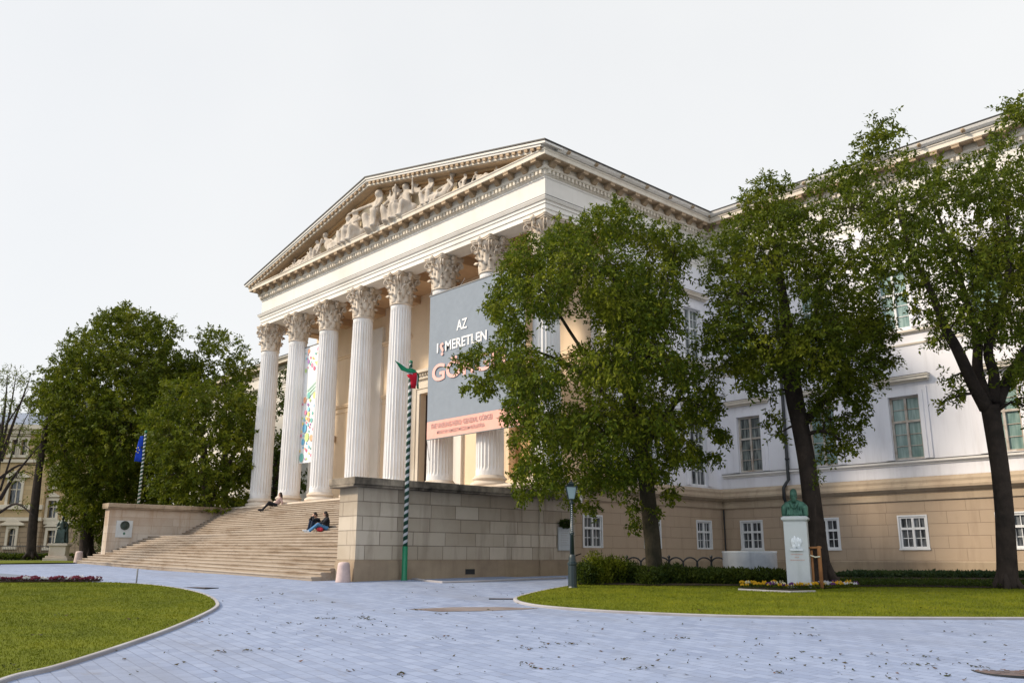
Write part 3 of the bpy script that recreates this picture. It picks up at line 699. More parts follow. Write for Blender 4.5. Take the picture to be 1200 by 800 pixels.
m = MB(); bx(m,T,-13.35,-12.26,SB,9.4,.36,.42); bx(m,T,-12.24,-11.15,SB,9.4,.36,.42)
for u in (-13.2,-12.09):
    for z in (SB+.3,5.6,7.5): bx(m,T,u,u+.8,z,z+1.5,.32,.37)
M['door_wood'] = mk('dark_door_wood', (.05,.03,.022), None, .2, 4, .6, .2, 30)
m.build('door', M['door_wood'], mus)
m = MB(); bx(m,T,-22.15,-21.98,7.55,7.95,-.3,-.05); m.build('wall_lantern', M['modillion'], mus)
# downpipe on the wing wall
m = MB(); m.tube([(4.22,11.03,14.7),(4.20,11.03,4.1),(4.16,10.86,3.92),(4.14,10.68,3.75),(4.14,10.66,3.3),(4.12,10.84,3.05),(4.10,10.86,.2)], .075, 10)
for z in (5,8,11): m.lathe([(.1,0),(.1,.08)], 10, (4.21,11.03,z))
m.build('downpipe', M['iron'], mus, smooth=True)
m = MB(); m.tube([(.80,10.88,2.9),(.80,10.88,.1)], .035, 6); m.build('cable_pipe', M['iron'], mus)
# ============================================================ STAIRCASE
NS = 29
stair = thing('stone_staircase', 'wide flight of worn beige stone steps climbing to the museum portico', 'staircase', (-12.25,-6,0))
def front_y(k): return -10.8+.323*(k-1) if k <= 13 else (-6.6+1.45)+.252*(k-14)+.0
for k in range(1, NS+1):
    z = .123*k+.0 if k < NS else SB-.135; f = 1-k/NS; m = MB(); vs = []; nx = 12
    zb = z-.123-.25; y0 = front_y(k); L = (-26.0 if k > 5 else -26.75)-.006*k; x1 = .77+.005*(k%2)+.002*k*(k < 6)
    for i in range(nx+1):
        u = i/nx; x = x1+(L-x1)*u; dz = .40*f*u; dy = 1.6*f*u; w = lambda: rnd.uniform(-.006,.006)
        yb = -1.1 if k > 13 else -4.9+dy*0
        vs += [(x,y0+dy+.05,zb+dz),(x,y0+dy+w()+.004,z+dz-.05),(x,y0+dy+w()-.02,z+dz-.045),(x,y0+dy-.02,z+dz-.012+w()),(x,y0+dy+.01,z+dz+w()*.6),(x,max(y0+dy+.62,yb if k == 13 else y0+dy+.62) if k < NS else -1.1,z+dz),(x,max(y0+dy+.62,yb if k == 13 else -99) if k < NS else -1.1,zb+dz)]
    q = 7
    fs = [(i*q+a,(i+1)*q+a,(i+1)*q+(a+1)%q,i*q+(a+1)%q) for i in range(nx) for a in range(q)]+[tuple(range(q)),tuple(range(nx*q,nx*q+q))[::-1]]
    m.add(vs, fs); m.build('step', M['step'], stair)
# ============================================================ PARAPET WALLS BESIDE THE STAIRS
cw = thing('parapet_wall', 'tall grey brown ashlar wall with blackened coping on the right of the steps', 'wall', (1.3,-6,0))
m = MB(); m.box(.79,1.81,-9.96,-8.42,.62,2.80); m.box(.83,1.77,-8.42,-2.2,.62,2.80); m.build('ashlar_body', M['cheek'], cw)
m = MB(); m.box(.9,1.84,-2.2,-1.4,.62,2.80); m.box(1.03,1.76,-1.4,-.3,.62,2.80); m.build('end_pier', M['cheek'], cw)
m = MB(); m.box(.74,1.86,-10.01,-8.38,-.4,.56); m.box(.78,1.82,-8.38,-2.22,-.4,.56); m.box(.78,1.89,-2.22,-1.38,-.4,.56); m.box(.8,1.80,-1.38,-.28,-.4,.56)
m.box(.76,1.84,-9.99,-8.40,.561,.62); m.box(.80,1.80,-8.40,-2.2,.561,.62); m.box(.80,1.87,-2.2,-1.39,.561,.62); m.box(.82,1.78,-1.39,-.29,.561,.62)
m.build('wall_plinth', M['plinth'], cw)
m = MB()
def cope(x0,x1,ys):
    for a, b in zip(ys, ys[1:]):
        e = rnd.uniform(0,.012); m.box(x0+.07,x1-.07,a+.004,b-.004,2.80,2.87); m.box(x0+e,x1-e,a+.004,b-.004,2.87,3.08+e); 
cope(.50,2.02,[-10.22,-8.9]); cope(.52,2.0,[-8.9,-7.5,-6.1,-4.7,-3.4,-2.3]); cope(.6,2.08,[-2.3,-1.3]); cope(1.03,1.95,[-1.3,-.2])
co = m.build('coping', M['coping'], cw, bevel=.018)
m = MB(); m.box(1.78,1.83,-5.66,-5.26,.16,.33); m.build('vent', M['iron'], cw)
lw = thing('parapet_wall', 'pale stained stone wall with marble plaque on the left of the steps', 'wall', (-25.8,-4,0))
m = MB(); m.box(-26.08,-25.42,-8.28,-7.62,-.2,3.24); m.box(-26.04,-25.46,-7.62,-.3,-.2,3.24); m.build('ashlar_body', M['cheek_light'], lw)
m = MB()
ys = [-8.42,-7.0,-5.4,-3.8,-2.1,-.2]
for a, b in zip(ys, ys[1:]): m.box(-26.2,-25.3,a+.004,b-.004,3.24,3.31); m.box(-26.26,-25.24,a+.004,b-.004,3.31,3.53)
m.build('coping', M['coping_pale'], lw, bevel=.02)
# ============================================================ PEDIMENT SCULPTURE
def figure(kind, s, d):
    m = MB(); C = lambda a, b, r0, r1: m.capsule([k*s for k in a], [k*s for k in b], r0*s, r1*s, 8)
    if kind in ('sit','arm','wing'):
        lean = .06*d
        C((0,0,.30),(lean,.02,.50),.13,.12); C((lean,.02,.50),(lean*1.6,.03,.68),.125,.10)
        for q in (-1,1):
            C((lean*1.6+q*.02,.02,.69),(lean*1.6+q*.14,.0,.69),.06,.055)
            kx, fx = q*.14+d*.12, q*.10+d*.16
            C((q*.08,-.02,.28),(kx,-.24,.36),.11,.08); C((kx,-.24,.36),(fx,-.22,.06),.085,.06); C((fx,-.22,.05),(fx+.02*d,-.33,.03),.05,.035)
            C((kx*.6,-.12,.22),(fx*.9,-.14,.04),.10,.12)                         # drapery between the legs
            for k in range(3): C((kx+(k-1)*.045,-.27,.34),(fx+(k-1)*.06,-.25,.03),.022,.03)
        C((-.12,.05,.2),(.12,.05,.2),.16,.16); C((-.15,.03,.04),(.15,.03,.04),.10,.10)
        if kind == 'arm': C((lean*1.6-.14,.0,.69),(-.36,-.12,.66),.05,.042); C((-.36,-.12,.66),(-.60,-.2,.62),.042,.03); C((-.60,-.2,.62),(-.68,-.22,.60),.035,.02)
        else: C((lean*1.6-.14,.0,.69),(-.22,-.12,.50),.05,.042); C((-.22,-.12,.50),(-.12+.1*d,-.28,.46),.042,.032)
        C((lean*1.6+.14,.0,.69),(.26,-.1,.54),.05,.042)
        if kind == 'wing': C((.26,-.1,.54),(.34,-.2,.86),.04,.03)
        else: C((.26,-.1,.54),(.18,-.28,.42),.042,.032)
        if kind == 'wing':
            for q in (-1,1):
                for k in range(4): C((q*.10,.08,.66),(q*(.16+.09*k),.10,.98-.14*k),.045,.03)
        hx = lean*2
        C((lean*1.7,.02,.72),(hx,.0,.80),.05,.045); m.ell((hx*s,-.01*s,.875*s),(.072*s,.085*s,.095*s),10); m.ell((hx*s,.03*s,.90*s),(.085*s,.085*s,.085*s),10)
        C((hx,-.09,.875),(hx,-.10,.855),.014,.018)
        C((hx-.06,.04,.88),(hx-.09,.05,.72),.04,.03); C((hx+.06,.04,.88),(hx+.09,.05,.72),.04,.03)
    else:
        C((0,0,.16),(-.20*d,.02,.34),.14,.13); C((-.20*d,.02,.34),(-.28*d,.02,.48),.125,.09)
        C((-.30*d,-.14,.48),(-.46*d,-.12,.26),.05,.045); C((-.46*d,-.12,.26),(-.40*d,-.24,.08),.045,.035)
        C((-.26*d,.12,.50),(-.06*d,.0,.44),.05,.042); C((-.06*d,.0,.44),(.14*d,-.12,.34),.04,.03)
        for q in (0,1):
            C((.04*d,-.08*q,.16),(.36*d,-.10-.1*q,.30-.12*q),.11,.08); C((.36*d,-.10-.1*q,.30-.12*q),(.74*d,-.06-.1*q,.08),.08,.055); C((.74*d,-.06-.1*q,.07),(.85*d,-.08-.1*q,.09),.045,.03)
        for k in range(4): C((.05*d+.12*d*k,-.18,.20),(.14*d+.14*d*k,-.22,.03),.04,.05)
        C((-.45*d,.05,.05),(.5*d,.05,.05),.09,.08)
        hx = -.33*d; C((-.29*d,.02,.5),(hx,.0,.58),.048,.045); m.ell((hx*s,-.01*s,.655*s),(.072*s,.085*s,.092*s),10); m.ell((hx*s+.01*s,.02*s,.68*s),(.083*s,.083*s,.08*s),10); C((hx+.02*d,-.09,.655),(hx+.02*d,-.10,.64),.014,.018)
    return remeshed(m, .03*s if s > 1 else .028, 2)
FIG = [(0.1,'arm',1.95,1),(-1.55,'sit',1.62,-1),(1.7,'wing',1.72,1),(3.2,'wing',1.60,-1),(-2.75,'sit',1.45,1),(-4.1,'recline',1.55,1),(-5.6,'sit',1.02,-1),(-7.0,'recline',1.05,-1),(-8.7,'recline',.80,-1),
       (4.8,'sit',1.30,1),(6.1,'recline',1.35,-1),(7.6,'sit',.72,1),(8.9,'recline',.75,1),(-10.1,'recline',.5,-1),(10.2,'recline',.5,1)]
for x, kd, s, d in FIG:
    o = link('pediment_figure', figure(kd, s, d), M['statue_stone'], ped); o.location = (x, -.80-3.5, 17.302); o.scale = (1.5,1.1,1.27)
# ============================================================ BANNERS
def text(body, size, mat, name, parent, loc, width=None, bold=.0, flip=False, ext=.004, rz=0):
    cu = bpy.data.curves.new(name, 'FONT'); cu.body = body; cu.size = size; cu.extrude = ext; cu.offset = bold; cu.resolution_u = 4
    o = bpy.data.objects.new('tmp', cu); COL.objects.link(o); dg = bpy.context.evaluated_depsgraph_get()
    me = bpy.data.meshes.new_from_object(o.evaluated_get(dg)); bpy.data.objects.remove(o)
    xs = [v.co.x for v in me.vertices]; k = (width/(max(xs)-min(xs))) if width else 1; x0 = min(xs)
    for v in me.vertices:
        x = (v.co.x-x0)*k
        if flip: x = (width or (max(xs)-x0))-x
        v.co = Vector((x, -v.co.z, v.co.y))
    me.materials.clear(); ob = link(name, me, mat, parent); ob.location = loc; ob.rotation_euler = (0,0,rz); return ob
M['banner_grey'] = cloth('banner_grey', (.235,.27,.315)); M['banner_coral'] = cloth('banner_coral', (.78,.42,.35)); M['banner_white'] = cloth('banner_white', (.80,.80,.80))
M['banner_text_faint'] = cloth('banner_text_faint', (.52,.33,.31)); M['coral_text'] = cloth('coral_text', (.80,.47,.42))
bn = thing('exhibition_banner', 'huge grey and coral exhibition banner with white lettering hung in front of the columns', 'banner', (-3.5,-.95,5.9))
def hung(x0, x1, z0, z1, y, wav, n=24, mrows=12, th=.012):
    m = MB(); vs = []
    for side in (0,1):
        for j in range(mrows+1):
            for i in range(n+1):
                x = x0+(x1-x0)*i/n; z = z0+(z1-z0)*j/mrows; w = wav*(.6*math.sin(x*1.7+z*.5)+.4*math.sin(x*4.1-z*1.3))*math.sin(math.pi*j/mrows)
                vs.append((x, y+w+side*th, z))
    k = (n+1)*(mrows+1); fs = []
    for j in range(mrows):
        for i in range(n):
            a = j*(n+1)+i; fs += [(a,a+1,a+n+2,a+n+1),(k+a+n+1,k+a+n+2,k+a+1,k+a)]
    rim = list(range(n+1))+[j*(n+1)+n for j in range(1,mrows+1)]+[mrows*(n+1)+i for i in range(n-1,-1,-1)]+[j*(n+1) for j in range(mrows-1,0,-1)]
    fs += [(b,a,k+a,k+b) for a, b in zip(rim, rim[1:]+rim[:1])]
    return m.add(vs, fs)
X0, X1 = -6.78, -.25
hung(X0, X1, 6.66, 12.60, -.95, .02, 40, 24).build('grey_panel', M['banner_grey'], bn)
hung(X0, X1, 5.88, 6.658, -.95, .012, 24, 3).build('coral_strip', M['banner_coral'], bn)
O = lambda x, z: (x+3.5, -.027, z-5.9)
text('AZ', .66, M['banner_white'], 'lettering', bn, O(-4.73,10.58), .74, .012)
text('I', .62, M['banner_white'], 'lettering', bn, O(-6.14,9.79), .10, .012)
text('?', .80, M['coral_text'], 'lettering', bn, O(-5.93,9.63), .30, .016, True)
text('MERETLEN', .62, M['banner_white'], 'lettering', bn, O(-5.52,9.79), 2.87, .012)
text('GÖRGEI', 1.08, M['coral_text'], 'lettering', bn, O(-6.46,8.49), 5.0, .024)
text('THE UNSUNG HERO: GENERAL GÖRGEI', .30, M['banner_text_faint'], 'lettering', bn, O(-6.48,6.33), 4.2, .004)
text('MAGYAR NEMZETI MÚZEUM KIÁLLÍTÁSA', .2, M['banner_text_faint'], 'lettering', bn, O(-6.0,6.06), 3.25, .002)
MB().tube([(X0-.05,-.94,12.63),(X1+.05,-.94,12.63)], .04, 8).build('banner_rod', M['grey_paint'], bn)
for xx, zz, ex, ez in ((X0,12.63,-.25,.45),(X1,12.63,.25,.45),(X0+2.2,12.63,-.0,.45),(X1-2.2,12.63,.0,.45),(X0,5.86,-.15,-.9),(X1,5.86,.15,-.9)):
    MB().tube([(xx,-.94,zz),(xx+ex,-.66,zz+ez)], .014, 5).build('rope', M['grey_paint'], bn)
MB().tube([(X0,-.93,5.86),(X1,-.93,5.86)], .03, 8).build('banner_rod', M['grey_paint'], bn)
cb = thing('dotted_banner', 'tall white banner with coloured dots hung between two columns', 'banner', (-19.3,.25,5.9))
dcols = [(.75,.18,.28),(.85,.30,.42),(.16,.42,.62),(.30,.62,.72),(.85,.42,.25),(.42,.22,.50),(.55,.70,.28),(.90,.72,.25),(.20,.50,.45)]
for k, c in enumerate(dcols): M['dot%d'%k] = cloth('dot_colour_%d'%k, c)
pm = hung(-20.55, -17.6, 5.9, 12.70, .25, .02, 16, 20); placed = []
for _ in range(440):
    z = rnd.betavariate(1.1,1.9)*3.9+6.0 if rnd.random() < .86 else rnd.uniform(11.2,12.5); x = rnd.uniform(-20.45,-18.3)
    r = rnd.choice((.07,.1,.14,.19,.26)) if z < 9.9 else rnd.choice((.05,.08,.13))
    if not (5.95+r < z < 12.65-r and -20.5+r < x < -17.7-r): continue
    if any((x-a)**2+(z-b)**2 < (r+q+.015)**2 for a, b, q in placed): continue
    placed.append((x,z,r)); m = pm; m.cur = 1+rnd.randrange(len(dcols)); n = 14
    m.prism([(x+r*.85*math.cos(i*2*math.pi/n), z+r*math.sin(i*2*math.pi/n)) for i in range(n)], 'y', .215, .222)
M['mint'] = cloth('mint_print', (.55,.78,.62)); m = pm; m.cur = len(dcols)+1
for k in range(3): m.prism([(-20.0+k*.0,10.15-k*.22),(-18.6,10.75-k*.22),(-18.6,10.63-k*.22),(-20.0,10.03-k*.22)], 'y', .216, .222)
pm.build('printed_panel', [M['banner_white']]+[M['dot%d'%k] for k in range(len(dcols))]+[M['mint']], cb)
MB().tube([(-20.6,.255,12.74),(-17.55,.255,12.74)], .04, 8).build('banner_rod', M['grey_paint'], cb)
# ============================================================ FLAGPOLES AND FLAGS
def spiral():
    n = N('spiral_pole_paint'); p = n.obj(); s = n.n('ShaderNodeSeparateXYZ'); n.l(p, s.inputs[0])
    a = n.math('DIVIDE', n.math('ARCTAN2', s.outputs[1], s.outputs[0]), 2*math.pi)
    f = n.math('FRACT', n.math('ADD', n.math('MULTIPLY', s.outputs[2], 4.4), n.math('MULTIPLY', a, -1)))
    c = n.cramp(f, [(.0,(.62,.62,.62)),(.40,(.62,.62,.62)),(.41,(.012,.05,.03)),(.80,(.012,.02,.025)),(.82,(.012,.09,.05)),(.985,(.02,.08,.05))])
    for e in c.node.color_ramp.elements: pass
    c.node.color_ramp.interpolation = 'CONSTANT'
    return n.done(c, .45, None, .45)
M['spiral'] = spiral()
def pole(label, loc, h, zgreen, r):
    t = thing('flagpole', label, 'flagpole', loc)
    if zgreen: MB().lathe([(r*1.35,-.1),(r*1.35,.02),(r*1.15,.06),(r*1.12,zgreen)], 14).build('pole_foot', M['pole_green'], t, True, True)
    o = MB().lathe([(r,zgreen),(r*.8,h),(r*.8,h+.02)], 14).build('pole', M['spiral'], t, True, True)
    MB().ell((0,0,h+.07),(r*.95,r*.95,r*.95),10).build('finial', M['pole_green'], t, True, True); return t
_d = ray(473.7,677.2); pb = CAM+_d*((2.16-CAM.x)/_d.x); pb.z = float(zg(pb.x,pb.y)); pole('tall green and white spiral flagpole in front of the ashlar wall', pb, 6.80, 1.02, .075)
fl = thing('national_flag', 'wind curled red white and green flag at the top of the spiral flagpole', 'flag', (pb.x,pb.y,pb.z+6.3))
D2 = (pb.xy-CAM.xy).length; K = D2/F
def ribbon(name, rows, mat, parent, org):
    """cloth strip from rows of (left, right) points, given thickness"""
    m = MB(); n = len(rows); vs = []
    for sd in (0,.012):
        for a, b in rows:
            for k in range(5):
                t = k/4; p = Vector(a)*(1-t)+Vector(b)*t; vs.append((p.x+.02*math.sin(k*1.7+p.z*9)+sd*HD.x, p.y+sd*HD.y, p.z))
    q = n*5
    for i in range(n-1):
        for k in range(4):
            a = i*5+k; m.f += [(a,a+1,a+6,a+5),(q+a+5,q+a+6,q+a+1,q+a)]; m.m += [0,0]
    m.v = vs; rim = list(range(5))+[i*5+4 for i in range(1,n)]+[(n-1)*5+i for i in range(3,-1,-1)]+[i*5 for i in range(n-2,0,-1)]
    for a, b in zip(rim, rim[1:]+rim[:1]): m.f.append((b,a,q+a,q+b)); m.m.append(0)
    return m.build(name, mat, parent, True)
def fp(px, py, d=0):                      # a point round the pole, from its place along the flag
    p = at(px, py, (Vector(pb)-CAM).dot(HD)+d); return p
M['flag_green'] = cloth('flag_green', (.01,.17,.08)); M['flag_white'] = cloth('flag_white', (.72,.74,.78)); M['flag_red'] = cloth('flag_red', (.50,.012,.03)); M['flag_blue'] = cloth('flag_blue', (.012,.05,.42))
ribbon('green_stripe', [(fp(462.8,422,-.3),fp(463.6,423,-.3)),(fp(466.5,424,-.2),fp(467,428,-.2)),(fp(471.5,427,-.15),fp(470,433.5,-.15)),(fp(477,431.5,-.15),fp(475.5,435.5,-.2)),(fp(483,431.5,-.15),fp(481.5,436.5,-.2)),(fp(487,433.5,-.05),fp(489,437,-.1)),(fp(488.5,440,.0),fp(491,440,0)),(fp(489,448,.0),fp(490.5,448,0)),(fp(488.7,455,.0),fp(491.2,456,0))], M['flag_green'], fl, None)
ribbon('white_stripe', [(fp(471,427,-.1),fp(474,428,-.1)),(fp(474,434,-.12),fp(477.5,432,-.12)),(fp(477,437.5,-.17),fp(481,434.5,-.17)),(fp(482,438,-.17),fp(488,436,-.1)),(fp(487.3,442,-.05),fp(489.2,441,-.02)),(fp(487.8,452,-.04),fp(489.2,452,-.02))], M['flag_white'], fl, None)
ribbon('red_stripe', [(fp(476.3,439,-.2),fp(488,436.5,-.13)),(fp(477.8,442,-.22),fp(488.2,441,-.13)),(fp(481,444,-.2),fp(488.2,446,-.12)),(fp(481.8,448,-.2),fp(488,450,-.12)),(fp(482,454.5,-.2),fp(487.3,455.5,-.12))], M['flag_red'], fl, None)
MB().tube([fp(481,424,-.1),fp(478,428,-.1)], .015, 6).build('cord', M['grey_paint'], fl)
p2 = Vector((-27.6,-6.0,float(zg(-27.6,-6)))); top2 = (at(169.5,507,(p2-CAM).dot(HD)).z)-p2.z
pole('green and white spiral flagpole behind the pale stained wall on the left', p2, top2, 1.0, .085)
T2 = (p2-CAM).dot(HD)
f2 = thing('blue_flag', 'limp blue flag with small yellow stars on the far left flagpole', 'flag', at(164,512,T2))
B = lambda x, y, d=0: at(x, y, T2+d)
ribbon('cloth', [(B(164.6,511),B(168.3,510.5)),(B(162.5,516),B(167.9,517,.1)),(B(160.5,524,-.05),B(167.5,526,.1)),(B(158.5,533,-.1),B(166.8,534,.05)),(B(157.2,540,-.1),B(166,541,0))], M['flag_blue'], f2, None)
M['star'] = cloth('star_yellow', (.75,.60,.05)); m = MB()
for k in range(5):
    q = B(161.2+1.1*math.cos(k*1.3)*1.8, 527+3.2*math.sin(k*1.3), -.18); MB().ell(q, (.035,.03,.035), 6).build('star', M['star'], f2)
# ============================================================ BOLLARDS, POST, DRAINS
def bollard(label, px, py, h, r, bev):
    p = gp(px,py); t = tag(MB().lathe([(r,-.05),(r,.02),(r*.97,.06),(r*.80,h-.10),(r*.74,h-.03),(r*.62,h),(r*.2,h+.015)], 18).build('bollard', M['granite'], None, True), label, 'bollard', 'granite bollards beside the steps')
    t.location = p; return t
K1 = (gp(402,681).xy-CAM.xy).length/F
bollard('stubby tapered pink granite bollard at the foot of the ashlar wall', 402, 681.5, 21*K1, 8.4*K1, 0)
bollard('small pale bollard at the far left end of the steps', 91.5, 659, .63, .25, 0)
p = gp(159.6,684.6); tp = thing('marker_post', 'thin grey metal post standing at the edge of the left lawn', 'post', p)
MB().lathe([(.022,-.1),(.022,.44),(.012,.45)], 8).build('rod', M['grey_paint'], tp, True, True); MB().lathe([(.045,0),(.045,.02),(.03,.03)], 8).build('foot', M['grey_paint'], tp, True, True)
M['rustmetal'] = mk('rusty_cast_iron', (.13,.09,.08), (.09,.08,.085), .3, 8, .8, .5, 30, .3)
def cover(name, label, px, w, d, ang, cat, rnd_=False):
    p = gp(*px); t = thing(name, label, cat, (p.x,p.y,p.z), ang)
    m = MB()
    if rnd_:
        m.lathe([(w/2,-.02),(w/2,.008),(w/2-.05,.010),(w/2-.05,.006),(.02,.006)], 28)
        for a in range(6):
            for r_ in (.12,.22,.31): m.box(r_*math.cos(a*1.047)-.03,r_*math.cos(a*1.047)+.03,r_*math.sin(a*1.047)-.03,r_*math.sin(a*1.047)+.03,.006,.012)
    else:
        m.box(-w/2,w/2,-d/2,d/2,-.02,.006)
        for i in range(int(w/.07)): m.box(-w/2+.03+i*.07,-w/2+.06+i*.07,-d/2+.03,d/2-.03,.006,.012)
    m.build('grate' if not rnd_ else 'lid', M['rustmetal'], t, local=True)
    f = MB(); e = .05
    if rnd_: f.lathe([(w/2+.01,-.02),(w/2+.01,.009),(w/2+e,.009),(w/2+e,-.02)], 28, cap=False)
    else: f.box(-w/2-e,w/2+e,-d/2-e,-d/2-.004,-.02,.009); f.box(-w/2-e,w/2+e,d/2+.004,d/2+e,-.02,.009); f.box(-w/2-e,-w/2-.004,-d/2-.004,d/2+.004,-.02,.009); f.box(w/2+.004,w/2+e,-d/2-.004,d/2+.004,-.02,.009)
    f.build('rim', M['iron'], t, local=True); return t
cover('drain_grate', 'dark drain grate set in the paving before the steps', (235,688.3), .95, .32, YAW*.2, 'drain')
cover('manhole_cover', 'dark rusty round manhole cover in the paving near the bottom right corner', (1186,787), .86, .86, .3, 'manhole', True)
cover('drain_grate', 'small drain grate beside the tip of the right lawn', (594,701.3), .75, .25, YAW, 'drain')
st = [gp(478,713.5), gp(530,711.2), gp(585,711.0), gp(632,712.4), gp(612,714.0), gp(560,715.8), gp(515,716.4)]
M['dirt'] = mk('dried_mud', (.20,.17,.16), (.14,.11,.10), .25, 3, .95, .3, 25, .1)
struct(sheet('dried_mud_patch', M['dirt'], [(q.x,q.y) for q in st], .006, .3)[0])
# fallen leaves and twigs on the paving
LV = []
for _ in range(440):
    px, py = rnd.uniform(0,1200), 684+rnd.betavariate(1.4,1.5)*130
    if rnd.random() < .45: px, py = rnd.choice(((640,745),(760,772),(900,765),(420,730),(520,705),(1080,770),(330,735),(980,780),(560,690))); px += rnd.gauss(0,70); py += rnd.gauss(0,10)
    if py < 684: continue
    q = gp(px,py)
    on = in_l(q.x,q.y) or in_r(q.x,q.y)
    if (on and rnd.random() < .6) or q.y > -3.9: continue
    for _c in range(1 if rnd.random() < .85 else rnd.randint(3,9)):
        a = rnd.uniform(0,6.28); s = rnd.uniform(.014,.042)*(1.15 if rnd.random() < .1 else 1); x, y = q.x+rnd.gauss(0,.09)*(_c > 0), q.y+rnd.gauss(0,.09)*(_c > 0); z = float(zg(x,y))+(.006 if not on else .085)
        e = Vector((math.cos(a),math.sin(a),0))*s; w = Vector((-math.sin(a),math.cos(a),0))*s*.5; o = Vector((x,y,z))
        LV += [o-e+Vector((0,0,rnd.uniform(0,.02))), o+w+Vector((0,0,rnd.uniform(0,.02))), o+e+Vector((0,0,rnd.uniform(0,.03))), o-w]
struct(link('fallen_leaves', fastmesh('fallen_leaves', np.array([tuple(v) for v in LV]), 4), M['fallen']), 'stuff')
# ============================================================ LAMP
lp = gp(671,690.3); KL = (lp.xy-CAM.xy).length/F; lamp = thing('street_lamp', 'dark green park lamp post with milky lantern at the tip of the right lawn', 'street lamp', lp, YAW)
def H(py): return (690.3-py)*KL*1.0
MB().lathe([(.135,-.05),(.135,.05),(.12,.08),(.11,H(664)),(.13,H(663)),(.13,H(661)),(.10,H(660)),(.09,H(655)),(.07,H(652))], 10).build('lamp_base', M['lamp_green'], lamp, local=True)
MB().lathe([(.062,H(652)),(.05,H(630)),(.064,H(629.5)),(.064,H(627.5)),(.043,H(627)),(.036,H(596)),(.06,H(595)),(.06,H(593)),(.035,H(592)),(.05,H(590))], 10).build('pole', M['lamp_green'], lamp, True, True)
m = MB()
for k in range(16): m.box(-.012,.012,-.054,-.03,H(630)+k*.055,H(630)+k*.055+.026)
m.build('light_studs', M['white_paint'], lamp, local=True)
ln = MB().lathe([(.10,H(590)),(.115,H(589)),(.20,H(577)),(.20,H(576.6))], 4, (0,0,0), R(45), R(45)+2*math.pi).build('lantern', M['glass_lamp'], lamp, local=True)
m = MB()
for k in range(4):
    a = R(45)+k*math.pi/2; m.tube([(.118*math.cos(a),.118*math.sin(a),H(590)),(.205*math.cos(a),.205*math.sin(a),H(576.5))], .012, 5)
m.build('lantern_frame', M['lamp_green'], ln, local=True)
MB().lathe([(.235,H(576.5)),(.235,H(575.8)),(.13,H(573)),(.10,H(572.6)),(.09,H(571)),(.03,H(570)),(.025,H(568.3)),(.0,H(567.6))], 4, (0,0,0), R(45), R(45)+2*math.pi).build('lantern_roof', M['lamp_green'], lamp, local=True)
# ============================================================ PLAQUES AND WREATH
pq = thing('wall_plaque', 'pale marble memorial plaque on the dark end of the ashlar wall', 'plaque', (1.86,-.85,1.5))
m = MB(); m.box(1.765,1.81,-1.24,-.58,.96,1.80); m.build('slab', M['marble'], pq, bevel=.008)
m = MB()
for k in range(7): m.box(1.8105,1.813,-1.12+.03*(k%2),-.70-.04*(k%3),1.66-k*.085,1.685-k*.085)
M['engrave'] = flat('engraved_grey', (.42,.42,.42), .8); m.build('inscription', M['engrave'], pq)
m = MB(); 
wq = thing('wreath', 'dark dried wreath hung on top of the marble plaque', 'wreath', (1.86,-.9,1.9))
V = []; 
for k in range(420):
    a = rnd.uniform(0,6.28); r_ = .20+rnd.gauss(0,.05); c = Vector((1.86+rnd.gauss(0,.04), -.9+r_*math.cos(a)*1.2, 1.93+r_*.55*math.sin(a)))
    e = Vector((rnd.gauss(0,1),rnd.gauss(0,1),rnd.gauss(0,1))).normalized()*.06; w = e.cross(Vector((rnd.gauss(0,1),rnd.gauss(0,1),rnd.gauss(0,1)))).normalized()*.022
    V += [c-e, c+w, c+e, c-w]
o = link('leaves', fastmesh('wreath_leaves', np.array([tuple(Vector(v)-Vector((1.86,-.9,1.9))) for v in V]), 4), M['leaf_dark'], wq)
o = MB().tube([(1.83,-.9+.24*math.cos(a),1.93+.11*math.sin(a)) for a in np.linspace(0,6.28,20)], .03, 6).build('ring', M['bark'], wq)
pl = thing('wall_plaque', 'white marble plaque with a dark bronze roundel on the pale stained wall', 'plaque', (-25.4,-7.4,2.1))
m = MB(); m.box(-25.47,-25.395,-7.85,-6.98,1.72,2.62); m.build('slab', M['marble'], pl, bevel=.01)
m = MB(); m.prism([(-7.40+.245*math.cos(a), 2.36+.245*math.sin(a)) for a in np.linspace(0,2*math.pi,28,endpoint=False)], 'x', -25.394, -25.36); m.ell((-25.36,-7.40,2.35),(.06,.12,.16),10); m.build('roundel', M['bronze_dark'], pl)
m = MB(); m.prism([(-7.40+.06*math.cos(a), 1.93+.07*math.sin(a)) for a in np.linspace(0,2*math.pi,10,endpoint=False)], 'x', -25.394, -25.375); m.build('emblem', M['bronze_green'], pl)
# ============================================================ BUST ON PEDESTAL, BASIN, STAKE, STATUE
bp = gp(938,690.5); KB = (bp.xy-CAM.xy).length/F; ang = YAW-R(21.6)
pd = thing('pedestal', 'tall square white marble pedestal carrying the green bust', 'pedestal', bp, ang)
hh = (688-616)*KB; w = .30
m = MB(); m.box(-w,w,-w,w,-.1,hh); m.build('shaft', M['marble'], pd, local=True, bevel=.012)
m = MB(); m.box(-w-.02,w+.02,-w-.02,w+.02,hh+.001,hh+.03); m.box(-w-.05,w+.05,-w-.05,w+.05,hh+.03,hh+.10); m.box(-w-.015,w+.015,-w-.015,w+.015,hh+.10,hh+.125); m.build('cap', M['marble'], pd, local=True, bevel=.008)
m = MB(); zc = hh*.66
for dx, dz, sx, sz in ((-.09,.06,.05,.11),(-.03,.10,.045,.12),(.05,.08,.055,.10),(.11,.06,.04,.09),(-.06,-.06,.06,.07),(.06,-.05,.05,.08),(0,.0,.04,.10)): m.ell((dx,-w-.01,zc+dz),(sx,.035,sz),8)
